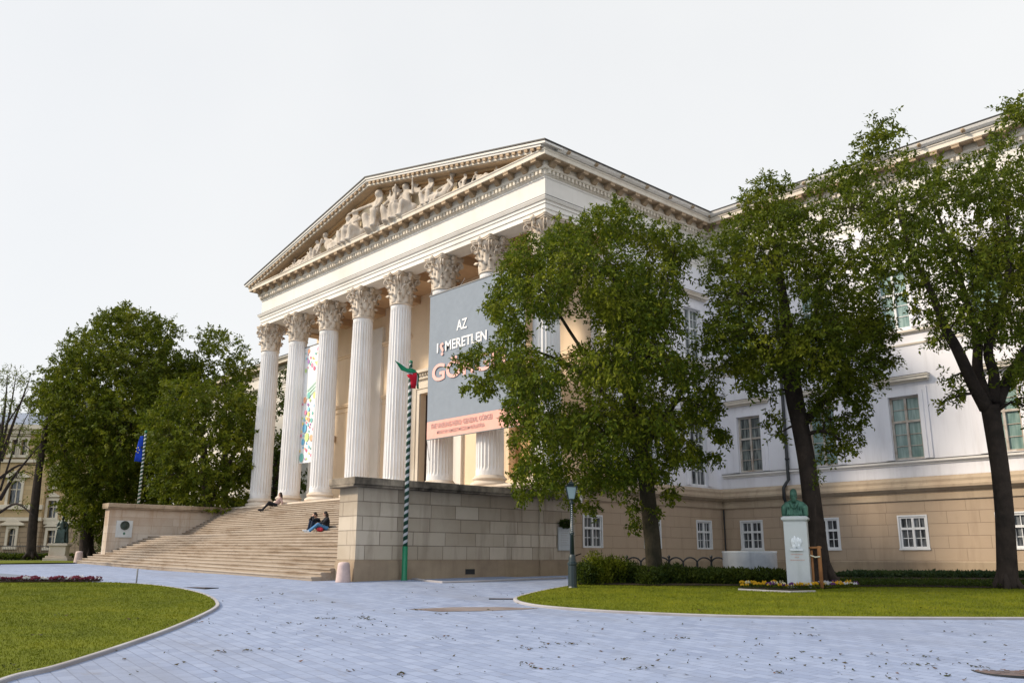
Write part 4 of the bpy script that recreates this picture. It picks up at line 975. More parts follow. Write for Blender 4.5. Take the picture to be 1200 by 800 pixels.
m.box(-.16,.16,-w-.05,-w-.001,zc-.17,zc-.13); m.build('relief', M['marble_streaked'], pd, local=True)
m = MB()
for k, (a, b) in enumerate(((-.16,.15),(-.06,.05),(-.19,.18))):
    x = a
    while x < b: q = rnd.uniform(.012,.03); m.box(x,x+q,-w-.003,-w-.0005,zc-.28-k*.075,zc-.25-k*.075); x += q+.012
M['engrave_red'] = flat('faded_red_lettering', (.50,.34,.30), .8); m.build('inscription', M['engrave_red'], pd, local=True)
bu = thing('bust', 'green bronze bust of a bearded man in tall hat on the white pedestal', 'bust', (bp.x,bp.y,bp.z+hh+.125), ang)
m = MB(); s = .62/.72
E = lambda c, r: m.ell([k*s for k in c], [k*s for k in r], 14); C = lambda a, b, r0, r1: m.capsule([k*s for k in a], [k*s for k in b], r0*s, r1*s, 12)
C((0,.02,.09),(0,.02,.30),.17,.15); C((-.25,.03,.32),(.25,.03,.32),.12,.12); C((-.31,.03,.06),(-.29,.03,.28),.10,.12); C((.31,.03,.06),(.29,.03,.28),.10,.12); C((-.1,.0,.04),(.1,.0,.04),.13,.13)
C((0,.02,.36),(0,0,.52),.085,.08); E((0,-.02,.60),(.102,.12,.12)); E((0,-.085,.52),(.085,.075,.095)); C((0,-.135,.61),(0,-.155,.58),.016,.026)
for q in (-1,1): E((q*.04,-.125,.63),(.02,.012,.012)); E((q*.105,0,.60),(.016,.03,.035)); C((q*.055,-.108,.655),(q*.012,-.135,.652),.016,.016); C((q*.05,-.125,.55),(0,-.15,.56),.018,.024); C((q*.10,-.06,.42),(q*.03,-.16,.27),.05,.03); C((q*.14,.0,.44),(q*.24,.0,.40),.06,.07)
C((0,.0,.675),(0,.01,.77),.112,.108); C((-.10,.0,.47),(.10,.0,.47),.06,.06)
for k in range(7): C((-.2+.066*k,-.12,.26),(-.22+.073*k,-.14,.05),.022,.03)
link('figure', remeshed(m, .012, 1), M['bronze_green'], bu)
m = MB(); m.lathe([(.17,-.001),(.17,.03),(.12,.05)], 14); m.build('socle', M['bronze_green'], bu, local=True)
bz = gp(880,678); KZ = (bz.xy-CAM.xy).length/F; ba = thing('round_basin', 'low round white and grey streaked marble basin behind the hedge', 'basin', bz)
rB_ = 29*KZ; hB_ = (678-648.5)*KZ
MB().lathe([(rB_,-.1),(rB_*1.0,hB_-.06),(rB_*1.02,hB_-.04),(rB_*1.02,hB_),(rB_*.88,hB_),(rB_*.86,hB_-.2),(.1,hB_-.22)], 40).build('drum', M['marble_streaked'], ba, True, True)
m = MB(); m.lathe([(rB_+.25,-.1),(rB_+.25,.06),(rB_+.02,.07)], 40); m.build('footing', M['kerb'], ba, False, True)
M['fresh_wood'] = mk('stake_wood', (.34,.16,.06), (.22,.10,.045), .2, 4, .8, .3, 20, .2)
sk = gp(963.5,691.8); KS = (sk.xy-CAM.xy).length/F; sg = thing('tree_stake', 'orange brown wooden stake with crossbar and rope behind the white pedestal', 'stake', sk, YAW)
MB().lathe([(.055,-.2),(.05,46*KS),(.04,46.4*KS)], 10).build('post', M['fresh_wood'], sg, True, True); MB().lathe([(.04,-.2),(.035,42*KS)], 8, (-.17,.1,0)).build('post', M['fresh_wood'], sg, True, True)
MB().tube([(-.24,.05,44.5*KS),(.07,0,45*KS)], .03, 8).build('crossbar', M['fresh_wood'], sg, True, True); MB().tube([(-.24,.05,37*KS),(-.12,-.02,34.8*KS),(0,-.06,35.5*KS)], .018, 6).build('rope', M['gold'], sg, True, True)
sp_ = gp(68,657); KT2 = (sp_.xy-CAM.xy).length/F
pd2 = thing('pedestal', 'moulded pale stone pedestal under the dark standing statue at the far left', 'pedestal', sp_, YAW+.2)
m = MB(); m.box(-.82,.82,-.82,.82,-.1,.22); m.box(-.7,.7,-.7,.7,.22,.36); m.box(-.55,.55,-.55,.55,.36,1.05); m.box(-.66,.66,-.66,.66,1.05,1.22); m.build('block', M['base_stone'], pd2, local=True, bevel=.03)
s2 = thing('statue', 'dark bronze robed man standing on the pale pedestal at the far left', 'statue', (sp_.x,sp_.y,sp_.z+1.22), YAW+.2)
m = MB(); C = lambda a, b, r0, r1: m.capsule(a, b, r0, r1, 12)
C((-.12,0,.06),(-.13,0,.95),.16,.17); C((.13,-.05,.06),(.12,0,.95),.16,.17); C((0,.05,.08),(0,.05,1.0),.25,.24); C((0,0,1.0),(0,0,1.42),.21,.2); C((-.2,0,1.48),(.2,0,1.48),.10,.10); C((0,0,1.5),(0,-.02,1.66),.07,.065)
m.ell((0,-.03,1.79),(.095,.115,.14),12); m.ell((0,.01,1.83),(.11,.12,.12),12); C((0,-.14,1.79),(0,-.15,1.76),.015,.022)
C((-.26,0,1.45),(-.34,-.05,1.15),.075,.065); C((-.34,-.05,1.15),(-.12,-.24,1.12),.06,.045); C((.26,0,1.45),(.36,.02,1.12),.075,.065); C((.36,.02,1.12),(.33,-.1,.86),.06,.045)
for k in range(8): C((-.25+.07*k,-.16,1.0),(-.28+.08*k,-.20,.08),.03,.045)
for k in range(4): C((.3,-.1,.88),(.30+.03*k,-.16,.80),.014,.011); C((-.12,-.24,1.12),(-.04,-.26,1.14+.018*k),.014,.011)
C((.3,.12,1.35),(.36,.18,.1),.08,.14)
link('figure', remeshed(m, .025, 2), M['bronze_dark'], s2); m = MB(); m.box(-.42,.42,-.36,.36,-.0,.06); m.build('socle', M['bronze_dark'], s2, local=True)
# ============================================================ PEOPLE ON THE STEPS
M['skin'] = mk('skin', (.50,.30,.22), None, .06, 5, .55, .05, 40, .3); M['hair'] = mk('dark_hair', (.025,.017,.013), None, .2, 8, .6, .2, 40, .3)
def clothmat(n, c): M[n] = mk(n, c, None, .15, 6, .85, .2, 30, .2)
clothmat('black_cloth',(.016,.017,.021)); clothmat('blue_jeans',(.07,.19,.36)); clothmat('navy_jeans',(.02,.028,.05)); clothmat('shoe_white',(.55,.58,.62)); clothmat('shoe_dark',(.03,.03,.035)); clothmat('red_cloth',(.42,.03,.05)); clothmat('pink_cloth',(.36,.25,.23))
def person(label, loc, rz, J, top, legs, shoe, longhair, sleeves=True):
    t = thing('person', label, 'person', loc, rz); t.scale = (.93,.93,.93)
    m = MB(); C = lambda a, b, r0, r1: m.capsule(J[a] if isinstance(a,str) else a, J[b] if isinstance(b,str) else b, r0, r1, 10)
    V_ = lambda k: Vector(J[k])
    C('pel','chest',.135,.135); C('shL','shR',.065,.065); C('neck','head',.052,.05)
    hd = V_('head'); up = (hd-V_('neck')).normalized(); fw = (Vector(J['look'])-up*Vector(J['look']).dot(up)).normalized(); lt = up.cross(fw)
    q = Matrix((lt,-fw,up)).transposed().to_quaternion()
    L = lambda x, y, z: hd+lt*x-fw*y+up*z
    m.ell(hd+up*.06,(.075,.095,.115),14,q); m.ell(L(0,-.045,.0),(.055,.05,.06),12,q); m.capsule(L(0,-.095,.065),L(0,-.112,.035),.009,.015,8)
    for sd in (-1,1):
        m.ell(L(sd*.075,.0,.05),(.012,.022,.032),8,q); m.ell(L(sd*.032,-.085,.075),(.016,.012,.01),8,q); m.ell(L(sd*.02,-.092,.0),(.016,.01,.007),8,q)
    for s_ in 'LR':
        C('sh'+s_,'el'+s_,.052,.043); C('el'+s_,'wr'+s_,.042,.028); C('hip'+s_,'kn'+s_,.088,.062); C('kn'+s_,'an'+s_,.058,.038); C('an'+s_,'toe'+s_,.042,.03)
        wr = V_('wr'+s_); d = (wr-V_('el'+s_)).normalized(); sd = d.cross(Vector((0,0,1)));
        sd = sd.normalized() if sd.length > .1 else Vector((1,0,0)); nn = sd.cross(d)
        m.ell(wr+d*.055,(.038,.022,.05),10, Matrix((sd,nn,d)).transposed().to_quaternion())
        for k, ln in enumerate((.068,.08,.074,.056)):
            a = wr+d*.09+sd*(k-1.5)*.019; b = a+d*ln*.55-nn*.012; m.capsule(a,b,.0095,.009,7); m.capsule(b,b+d*ln*.35-nn*.03,.009,.0075,7)
        a = wr+d*.03+sd*(-.034 if s_ == 'L' else .034); m.capsule(a,a+d*.045+sd*(-.022 if s_ == 'L' else .022),.011,.009,7)
    b = link('body', remeshed(m, .0085, 1), M['skin'], t)
    m = MB(); C = lambda a, b, r0, r1: m.capsule(J[a], J[b], r0, r1, 10)
    C('pel','chest',.158,.158); C('shL','shR',.083,.083); m.capsule(V_('chest'),V_('neck')-up*.03,.12,.075)
    for s_ in 'LR':
        C('sh'+s_,'el'+s_,.072,.06)
        if sleeves:
            C('el'+s_,'wr'+s_,.058,.043)
    link('jacket', remeshed(m, .014, 2), M[top], t)
    m = MB(); 
    for s_ in 'LR':
        m.capsule(J['hip'+s_],J['kn'+s_],.103,.077,10); m.capsule(J['kn'+s_],V_('an'+s_)+(V_('kn'+s_)-V_('an'+s_))*.08,.075,.055,10)
    m.capsule(J['hipL'],J['hipR'],.12,.12); m.capsule(J['pel'],V_('pel')+(V_('chest')-V_('pel'))*.2,.15,.14)
    link('trousers', remeshed(m, .014, 2), M[legs], t)
    for s_ in 'LR':
        m = MB(); a, b = V_('an'+s_), V_('toe'+s_); d = (b-a).normalized(); m.capsule(a-d*.03,b,.055,.042); m.capsule(a,a+up*.03,.052,.05)
        link('shoe', remeshed(m, .012, 1), M[shoe], t)
    m = MB(); m.ell(L(0,.02,.085),(.09,.098,.105),14,q); m.ell(L(0,.05,.03),(.085,.065,.10),12,q)
    if longhair: m.capsule(L(0,.07,.0),V_('neck')+Vector((0,.08,-.12)),.07,.05); m.capsule(L(.06,.03,.02),V_('neck')+Vector((.07,.03,-.06)),.04,.03); m.capsule(L(-.06,.03,.02),V_('neck')+Vector((-.07,.03,-.06)),.04,.03)
    # keep the face free
    hm = remeshed(m, .012, 1); link('hair', hm, M['hair'], t); return t
zl = .123*14
def seat_at(px, k):
    f = 1-k/NS; y = front_y(k)+.25
    d = ray(px,620); t_ = (y+.0-CAM.y)/d.y; x = CAM.x+d.x*t_; u = (.8-x)/26.95
    z = .123*k+.40*f*u; y += 1.6*f*u
    t_ = (y-CAM.y)/d.y; x = CAM.x+d.x*t_; return Vector((x,y,z))
sA = seat_at(381.8,14); sB = seat_at(374.0,14)
JB = dict(pel=(0,0,.14),chest=(.0,-.10,.44),neck=(.0,-.17,.60),head=(.0,-.22,.70),look=(-.2,-1,-.5),shL=(-.18,-.14,.53),shR=(.18,-.14,.53),hipL=(-.10,0,.12),hipR=(.10,0,.12),knL=(-.13,-.40,.45),knR=(.13,-.40,.42),anL=(-.12,-.50,.05),anR=(.13,-.50,.05),toeL=(-.13,-.66,.03),toeR=(.14,-.66,.03),elL=(-.20,-.40,.52),elR=(.20,-.40,.50),wrL=(-.07,-.36,.66),wrR=(.07,-.36,.66))
JA = dict(pel=(0,0,.14),chest=(.0,.02,.46),neck=(.0,-.01,.63),head=(.0,-.04,.73),look=(-.5,-1,-.2),shL=(-.17,.01,.55),shR=(.17,.01,.55),hipL=(-.10,0,.12),hipR=(.10,0,.12),knL=(-.12,-.44,.24),knR=(.13,-.42,.30),anL=(-.20,-.84,.02),anR=(.02,-.78,.03),toeL=(-.24,-.98,.10),toeR=(.0,-.93,.08),elL=(-.24,-.20,.36),elR=(.23,-.18,.36),wrL=(-.08,-.38,.33),wrR=(.10,-.36,.36))
JA['anL'] = (-.20,-.84,-.06); JA['anR'] = (.02,-.80,-.05); JA['toeL'] = (-.24,-.99,.02); JA['toeR'] = (.0,-.95,.02)
person('person in black hunched over raised knees with hands at the face, sitting on the steps', sB, -.1, JB, 'black_cloth', 'navy_jeans', 'shoe_dark', False)
person('dark haired person in black jacket and blue jeans with legs stretched out on the steps', sA, -.25, JA, 'black_cloth', 'blue_jeans', 'shoe_white', True)
rb = thing('red_bag', 'small red cloth bag on the step beside the person in blue jeans', 'bag', sA+Vector((.02,-.30,.0)))
m = MB(); m.ell((0,0,.07),(.2,.12,.09),12); m.capsule((-.12,0,.05),(.12,0,.05),.08,.08); link('sack', remeshed(m, .014, 2), M['red_cloth'], rb); MB().tube([(-.1,0,.14),(-.05,0,.2),(.05,0,.2),(.1,0,.14)], .014, 6).build('handle', M['red_cloth'], rb, True, True)
kC = 27; f = 1-kC/NS; yC = front_y(kC)+.2
d = ray(321.5,590); t_ = (yC-CAM.y)/d.y; xC = CAM.x+d.x*t_; u = (.8-xC)/26.95
JC = dict(pel=(0,0,.13),chest=(.02,.20,.40),neck=(.02,.24,.57),head=(.02,.23,.68),look=(-.3,-1,-.1),shL=(-.17,.22,.49),shR=(.19,.22,.49),hipL=(-.10,0,.11),hipR=(.10,0,.11),knL=(-.16,-.42,.16),knR=(.08,-.40,.26),anL=(-.24,-.78,-.22),anR=(-.02,-.74,-.20),toeL=(-.27,-.93,-.16),toeR=(-.02,-.90,-.15),elL=(-.28,.12,.28),elR=(.30,.32,.27),wrL=(-.16,-.10,.22),wrR=(.26,.28,.05))
person('person in pale pink top leaning back with legs outstretched at the top of the steps', (xC,yC+1.6*f*u,.123*kC+.4*f*u), -.3, JC, 'pink_cloth', 'black_cloth', 'shoe_dark', True)
# ============================================================ TREES AND PLANTS
def leafquads(P, D, L, W, up=.6, rs=nr, nb=None):
    """leaf-sized faces: base at P along D, folded a little about the midrib"""
    n = len(P); L = L*rs.uniform(.65,1.25,(n,1)); W = W*rs.uniform(.7,1.2,(n,1))
    D = D/np.linalg.norm(D,axis=1,keepdims=True); Nn = rs.normal(0,1,(n,3))*.75; Nn[:,2] += up*1.6
    if nb is not None: Nn += nb*.9
    S = np.cross(D,Nn); S /= np.linalg.norm(S,axis=1,keepdims=True)+1e-9; U = np.cross(S,D)
    V = np.empty((n,4,3)); V[:,0] = P; V[:,1] = P+D*L*.45+S*W*.5+U*W*.12; V[:,2] = P+D*L-U*L*.08; V[:,3] = P+D*L*.45-S*W*.5+U*W*.12
    return V.reshape(-1,3)
def cluster_leaves(c, r, dens, L, W, droop, spray=13, squash=.8, rs=nr):
    """leafy twigs spread through one clump, most of them near its outside"""
    n = max(3, int(dens*r*r)); u = rs.normal(0,1,(n,3)); u /= np.linalg.norm(u,axis=1,keepdims=True)
    rad = r*rs.uniform(.15,1.0,(n,1))**.55; P0 = np.array(c)+u*rad*np.array([1,1,squash])
    d = u*.75+rs.normal(0,.45,(n,3)); d[:,2] -= droop*rs.uniform(.3,1.2,n); d /= np.linalg.norm(d,axis=1,keepdims=True)
    tl = rs.uniform(.45,1.0,n)*min(.75,.28+.3*r); k = np.arange(spray)/spray
    Q = P0[:,None,:]+d[:,None,:]*(tl[:,None]*k[None,:])[:,:,None]; Q[:,:,2] -= (droop*.35*tl[:,None]*k[None,:]**2)
    Q += rs.normal(0,.03,Q.shape)
    side = rs.normal(0,1,Q.shape); side[:,:,2] -= .25+droop*.3; LD = d[:,None,:]*.55+side*.75
    return leafquads(Q.reshape(-1,3), LD.reshape(-1,3), L, W, rs=rs, nb=np.repeat(u,spray,axis=0)), P0, d, tl
def tree(label, T, trunk, limbs, circles, ctr, Rpx, mat, L, W, dens, droop, bark='bark', spray=13, name='tree', group=None, dmax=3, base=None, depth=1.0, twig=1.0, cat='tree', shrink=.86):
    rs = np.random.default_rng(abs(hash(label)) % 1000 if False else sum(map(ord,label)) % 1000); rr = random.Random(sum(map(ord,label)))
    K = T/F; b = base if base is not None else gp(*trunk[0][:2]); root = thing(name, label, cat, b, 0, group); off = Vector(b)
    tb = MB(); nodes = []
    def path(pts, n):
        P = [at(p[0],p[1],T+(p[3] if len(p) > 3 else 0)) for p in pts]; rd = [p[2] for p in pts]; out = []; ro = []
        for i in range(len(P)-1):
            a, b_, c, d = P[max(i-1,0)], P[i], P[i+1], P[min(i+2,len(P)-1)]
            for k in range(4):
                t = k/4; out.append(.5*((2*b_)+(c-a)*t+(2*a-5*b_+4*c-d)*t*t+(3*b_-a-3*c+d)*t**3)); ro.append(rd[i]*(1-t)+rd[i+1]*t)
        out.append(P[-1]); ro.append(rd[-1]); tb.tube([p-off for p in out], ro, n)
        return list(zip(out,ro))
    tr = path(trunk, 14); nodes += tr[len(tr)//2:]
    k0 = Vector(tr[0][0])
    for a in np.linspace(0,6.28,6)[:-1]:                      # root flare
        v = Vector((math.cos(a),math.sin(a),0)); r0 = trunk[0][2]; tb.tube([k0-off+v*r0*1.55-Vector((0,0,.1)), k0-off+v*r0*.85+Vector((0,0,r0*.6)), k0-off+v*r0*.3+Vector((0,0,r0*2.2))], [r0*.3,r0*.33,r0*.2], 6)
    for lb in limbs: nodes += path(lb, 9)[2:]
    C = []
    for (px,py,r) in circles:
        q = 1-((px-ctr[0])/Rpx[0])**2-((py-ctr[1])/Rpx[1])**2; Dm = math.sqrt(max(.06,q))*Rpx[0]*K*depth; rm = r*K*shrink
        n = max(1, min(dmax, 1+int(round(Dm/(rm*1.15)))))
        for i in range(n):
            rm *= 1.0
            dd = 0 if n == 1 else -Dm*.85+2*Dm*.85*i/(n-1)
            dd += rr.uniform(-.3,.3)*rm; C.append((at(px+rr.uniform(-.15,.15)*r, py+rr.uniform(-.15,.15)*r, T+dd), rm*rr.uniform(.85,1.1)))
    top = nodes[0][0] if nodes else k0
    C.sort(key=lambda c: (c[0]-top).length); VV = []
    for c, r in C:
        best = min(nodes, key=lambda nd: (nd[0]-c).length+(2.5 if nd[0].z > c.z+.3 else 0)); a, ra = best
        dv = c-a; mid = a+dv*.5+Vector((rr.uniform(-.1,.1),rr.uniform(-.1,.1),.12+rr.uniform(0,.15)))*dv.length
        r0 = min(ra*.6, .045*twig+.012*dv.length); P = [a, a*.5+mid*.5+Vector((0,0,.02)), mid, mid*.45+c*.55, c]
        tb.tube([p-off for p in P], [r0,r0*.85,r0*.65,r0*.45,r0*.25], 5, False); nodes += [(mid,r0*.65),(c,r0*.4)]
        V, P0, d, tl = cluster_leaves(c, r, dens, L, W, droop, spray, rs=rs); VV.append(V)
        for p, dd, t in list(zip(P0,d,tl))[::3]:
            p = Vector(p); e = p+Vector(dd)*t; m_ = c+(p-c)*.5+Vector((0,0,.05)); tb.tube([c-off,m_-off,p-off,e-off], [r0*.28,r0*.2,.009*twig,.004*twig], 3, False)
    tb.build('trunk', M[bark], root, True, True)
    V = np.concatenate(VV)-np.array(off); link('crown', fastmesh('crown', V, 4), M[mat], root); return root
T1 = [(700,262,28),(738,262,30),(772,278,28),(660,285,35),(622,298,34),(792,298,20),(700,320,55),(634,338,42),(760,330,45),(812,287,13),
 (592,338,22),(588,362,22),(600,385,20),(576,356,10),(582,408,12),(554,417,11),(537,420,8),(566,446,16),(549,453,8),(600,425,30),(608,470,21),(630,440,40),(640,500,40),(622,540,20),(608,578,10),(612,560,12),(648,552,26),(705,425,42),(700,500,55),(750,410,50),(760,490,50),(778,368,26),(800,430,28),(820,475,26),(838,500,11),(846,507,6),(800,525,22),(768,550,20),(720,555,28),(672,584,11),(694,590,10),(738,588,10),(744,612,7),(785,575,10),(822,530,9),(633,575,10),(735,360,46),(712,350,24),(560,406,7),(543,424,6),(573,457,8),(594,487,8),(602,512,7),(612,545,8),(842,470,7),(848,512,6),(835,533,7),(822,405,8),(600,310,16),(764,600,8),(690,555,24),(735,540,24),(830,450,14),(725,240,14),(660,262,14)]
tree('drooping light green tree in front of the banner and the end of the ashlar wall', 26.8,
 [(768,682,.26),(765,640,.24),(760,590,.24),(754,540,.22),(745,500,.20),(735,455,.17),(728,410,.14),(722,360,.10),(720,310,.06)],
 [[(748,520,.11),(715,470,.085,.2),(670,430,.06,.3),(625,410,.03,.2)],[(750,530,.13),(785,480,.1,.5),(810,440,.06,1.0)],[(738,470,.12),(765,400,.09,-.8),(780,340,.05,-1)],[(735,460,.09),(690,420,.06,1.5),(650,360,.05,2)]],
 T1, (700,430), (150,190), 'leaf_pagoda', .13, .064, 96, .85, 'bark_green', 15, shrink=.87, dmax=4)
T2c = [(898,214,16),(922,216,11),(885,238,22),(908,252,30),(868,270,27),(850,300,30),(900,300,42),(942,290,36),(962,330,42),(880,340,42),(850,345,22),(826,332,8),(830,374,9),(850,390,36),(840,388,13),(900,390,46),(960,390,46),(1000,372,42),(1030,390,22),(1000,420,40),(1038,420,15),(950,425,38),(890,425,30),(860,425,20),(842,432,12),(880,450,16),(990,455,26),(1018,448,20),(972,490,22),(990,518,17),(972,530,11),(1001,492,14),(1008,470,14),(903,460,10),(906,492,12),(914,508,9),(930,250,25),(1045,395,9),(960,470,16)]
tree('dense rounded dark tree with leaning trunk behind the bust', 25.5,
 [(961,687.5,.44),(960,675,.36),(957,640,.30),(953,600,.27),(946,545,.25),(938,500,.25),(930,460,.26),(926,420,.24),(922,380,.18),(915,330,.12),(908,280,.06)],
 [[(938,500,.15),(965,470,.10,.4),(985,440,.07,.8),(1005,400,.05,1)],[(930,450,.14),(895,410,.1,-.8),(865,370,.06,-1.2)],[(940,510,.07),(965,505,.05,-.5),(985,515,.03,-.7)],[(928,425,.14),(955,370,.1,.8),(965,320,.06,1)]],
 T2c, (925,350), (115,140), 'leaf_dense', .12, .062, 120, .25, 'bark', 14, shrink=.88)
T3c = [(1030,148,20),(1018,170,22),(1047,162,16),(1010,195,25),(985,207,22),(962,217,17),(1060,197,25),(1090,202,22),(1000,240,42),(962,258,22),(1050,245,42),(1100,228,32),(1140,203,26),(1172,185,30),(1185,132,20),(1200,125,22),(1172,160,14),(1150,230,40),(1190,230,46),(1090,280,46),(1040,300,40),(1008,300,30),(978,312,20),(1140,300,50),(1190,310,50),(1100,325,34),(1082,365,18),(1130,360,38),(1180,375,44),(1102,398,15),(1116,440,11),(1106,470,9),(1125,462,11),(1188,430,26),(1215,300,70),(1240,200,60),(1260,350,70),(1240,430,40),(1196,468,12),(1025,330,20),(1060,335,16),(1150,400,16),(1215,480,16),(950,240,10),(1010,345,12)]
tree('tall spreading tree with forked trunk at the right edge of the lawn', 24.4,
 [(1181,690,.29),(1180,660,.26),(1177,600,.24),(1172,550,.235),(1165,505,.24),(1160,475,.25)],
 [[(1156,478,.20),(1140,449,.17,-.3),(1122,410,.15,-.6),(1104,377,.12,-.9),(1092,344,.09,-1.1),(1070,300,.06,-1.4),(1050,240,.04,-1.6)],[(1158,472,.17),(1146,435,.15,.4),(1146,395,.13,.7),(1137,368,.10,1),(1120,310,.07,1.2),(1095,240,.04,1.4)],[(1162,472,.18),(1165,440,.15,.2),(1158,410,.13),(1170,365,.11,-.2),(1182,320,.08,-.4),(1180,240,.05)],[(1168,475,.18),(1178,450,.16,.5),(1196,420,.14,.9),(1215,385,.11,1.3),(1245,320,.07,1.8)],[(1150,460,.05),(1130,462,.035,-.4),(1112,468,.02,-.6)]],
 T3c, (1130,290), (165,170), 'leaf_elm', .125, .064, 88, .35, 'bark', 14, shrink=.84)
def gnd(px, py, T):
    p = at(px, py, T); p.z = float(zg(p.x,p.y)); return p
PK = dict(mat='leaf_park', L=.24, W=.13, dens=34, shrink=1.0, droop=.3, spray=14)
tree('big broad park tree with domed crown left of the museum', 70, [(101,653,.55),(102,620,.5),(106,570,.45),(118,520,.35),(135,470,.22)],
 [[(104,600,.3),(80,540,.2,-1),(65,490,.12,-1.5)],[(108,570,.3),(150,520,.2,1),(180,460,.12,1.5)]],
 [(160,384,28),(130,376,22),(190,388,22),(110,410,32),(160,430,48),(205,428,32),(82,440,32),(62,470,25),(100,480,48),(150,500,58),(78,520,32),(74,560,16),(112,560,46),(160,570,48),(98,600,24),(132,608,28),(175,610,24),(148,366,14),(78,590,10),(190,470,34),(200,520,34),(192,565,34),(205,600,26),(215,440,24)],
 (125,480), (105,130), base=gnd(101,653,70), **PK)
tree('bushy dark green tree directly left of the columns behind the stained wall', 55.5, [(246,640,.4),(245,610,.36),(242,570,.3),(238,520,.2)],
 [[(244,590,.2),(270,540,.12,.5),(285,500,.08,.8)]],
 [(220,470,36),(258,478,40),(200,510,38),(240,530,48),(280,505,26),(283,550,24),(210,560,34),(250,580,34),(182,492,20),(282,590,16),(205,600,24),(250,612,24),(285,470,18)],
 (240,530), (65,85), base=Vector((-29.3,-1.4,.35)), **PK)
tree('airy tree with rounded top rising behind the bushy one', 70, [(262,650,.35),(263,600,.3),(264,520,.2),(264,450,.1)], [],
 [(265,408,28),(245,402,20),(283,430,20),(265,445,28),(232,428,22),(252,390,12),(280,460,22),(300,470,16),(240,460,20)], (262,435), (45,55), mat='leaf_park', L=.25, W=.13, dens=18, droop=.3, base=gp(262,653.5))
tree('dark tree seen between the two leftmost columns', 66, [(322,650,.3),(322,600,.26),(324,540,.2)], [], [(320,470,24),(332,520,24),(308,540,24),(325,575,26),(345,560,20),(300,590,20),(332,440,18),(300,500,18)], (320,520), (40,80), mat='leaf_dark', L=.27, W=.14, dens=22, droop=.3, base=gp(322,654.5))
tree('slender leaning trunk tree by the iron fence at the far left', 63, [(36,652,.33),(38,620,.31),(42,580,.29),(47,540,.25),(56,490,.16)], [], [(70,470,18),(58,450,12),(82,455,16),(66,500,18)], (68,475), (25,35), mat='leaf_park', L=.25, W=.13, dens=18, droop=.3, base=gp(36,655))
tree('sparse half bare tree with thin twigs at the left edge', 44, [(-9,660,.2),(-8,620,.18),(-5,570,.15),(0,520,.10),(6,475,.05),(9,440,.012)],
 [[(0,585,.10),(15,560,.07,-.4),(35,535,.04,-.8),(48,520,.02,-1)],[(1,540,.1),(14,500,.07,.3),(28,462,.04,.5),(36,440,.008,.6)],[(2,525,.07),(12,480,.045),(18,445,.02),(20,432,.008)],[(6,500,.05),(20,478,.03),(34,455,.01)],[(0,575,.06),(18,520,.04),(30,490,.02),(44,470,.008)],[(10,560,.05),(28,552,.03),(46,560,.008)],[(0,600,.07),(20,590,.05,-.5),(40,605,.02,-.9)],[(0,560,.08),(22,545,.05,.6),(44,545,.02,1)],[(3,510,.06),(-8,470,.04),(-20,440,.008)]],
 [(10,440,14),(28,448,12),(20,470,14),(4,480,16),(38,475,9),(30,500,10),(40,530,9),(12,520,14),(-15,450,25),(20,560,10),(-18,510,25),(42,550,8),(25,590,8)], (10,500), (45,80), mat='leaf_park', L=.12, W=.06, dens=60, droop=.3, dmax=2, shrink=1.0, base=gp(-9,659), spray=7)
for k, (px, r, lab) in enumerate(((190,26,'shadowy evergreen bush behind the left end of the pale stained wall'),(120,22,'dark bush under the big domed park tree'),(222,24,'shadowy bush between the flagpole and the columns'),(150,22,'dark bush behind the marble roundel plaque'))):
    b = gp(px, 655.2); Tt = (b-CAM).dot(HD)-(0 if k != 2 else 0)
    if k != 1:
        Tt = 58+k; b = at(px, 652, Tt); b.z = float(zg(b.x,b.y))
    root = thing('bush', lab, 'bush', b); VV = []; tb = MB()
    for j in range(9):
        c = at(px+rnd.uniform(-.8,.8)*r, 652-rnd.uniform(6,52 if k != 1 else 30), Tt+rnd.uniform(-1,1)); V, P0, d_, tl = cluster_leaves(c, r*.6*Tt/F, 10, .24, .12, .2, 12); VV.append(V)
        tb.tube([(0,0,0),((c-b)*.5+Vector((0,0,.2))),c-b],[.06,.04,.02],5)
    link('foliage', fastmesh('foliage', np.concatenate(VV)-np.array(b), 4), M['leaf_dark'], root); tb.build('stem', M['bark'], root, True)
# young tree tied to the stake
sl = gp(955,691.4); TS = (sl-CAM).dot(HD)
tree('thin young tree with speckled stem tied to the wooden stake', TS, [(954.5,689,.035),(955,640,.03),(955.5,600,.025),(956,560,.015),(956.5,535,.008)], [], [(957,548,7),(952,560,6),(961,566,5)], (956,555), (10,20), 'leaf_dense', .1, .05, 26, .3, dmax=1, base=sl, twig=.35)
# hedge, shrubs and ivy
def along_px(pts, n):
    P = [gp(*p) for p in pts]; L = [0]
    for a, b in zip(P, P[1:]): L.append(L[-1]+(b-a).length)
    out = []
    for i in range(n):
        s = L[-1]*(i+.5)/n; j = max(k for k in range(len(L)) if L[k] <= s); j = min(j,len(P)-2); t = (s-L[j])/(L[j+1]-L[j]); out.append(P[j].lerp(P[j+1],t))
    return out
def clump(P, n, hw, h, L, W, zoff=0):
    V = []
    for p in P:
        q = nr.uniform(-1,1,(n,3)); q[:,2] = nr.uniform(0,1,n)**.7; X = np.c_[p.x+q[:,0]*hw, p.y+q[:,1]*hw, np.zeros(n)]
        z = zg(X[:,0],X[:,1]); X[:,2] = z+zoff+q[:,2]*h*(1-.25*(q[:,0]**2+q[:,1]**2))*nr.uniform(.8,1.15)
        D = np.c_[q[:,0]*.6+nr.normal(0,.5,n), q[:,1]*.6+nr.normal(0,.5,n), nr.uniform(.1,1.2,n)]; V.append(leafquads(X, D, L, W, .3))
    return np.concatenate(V)
hp = along_px([(735,684.5),(790,685),(850,686),(922,687)], 40)
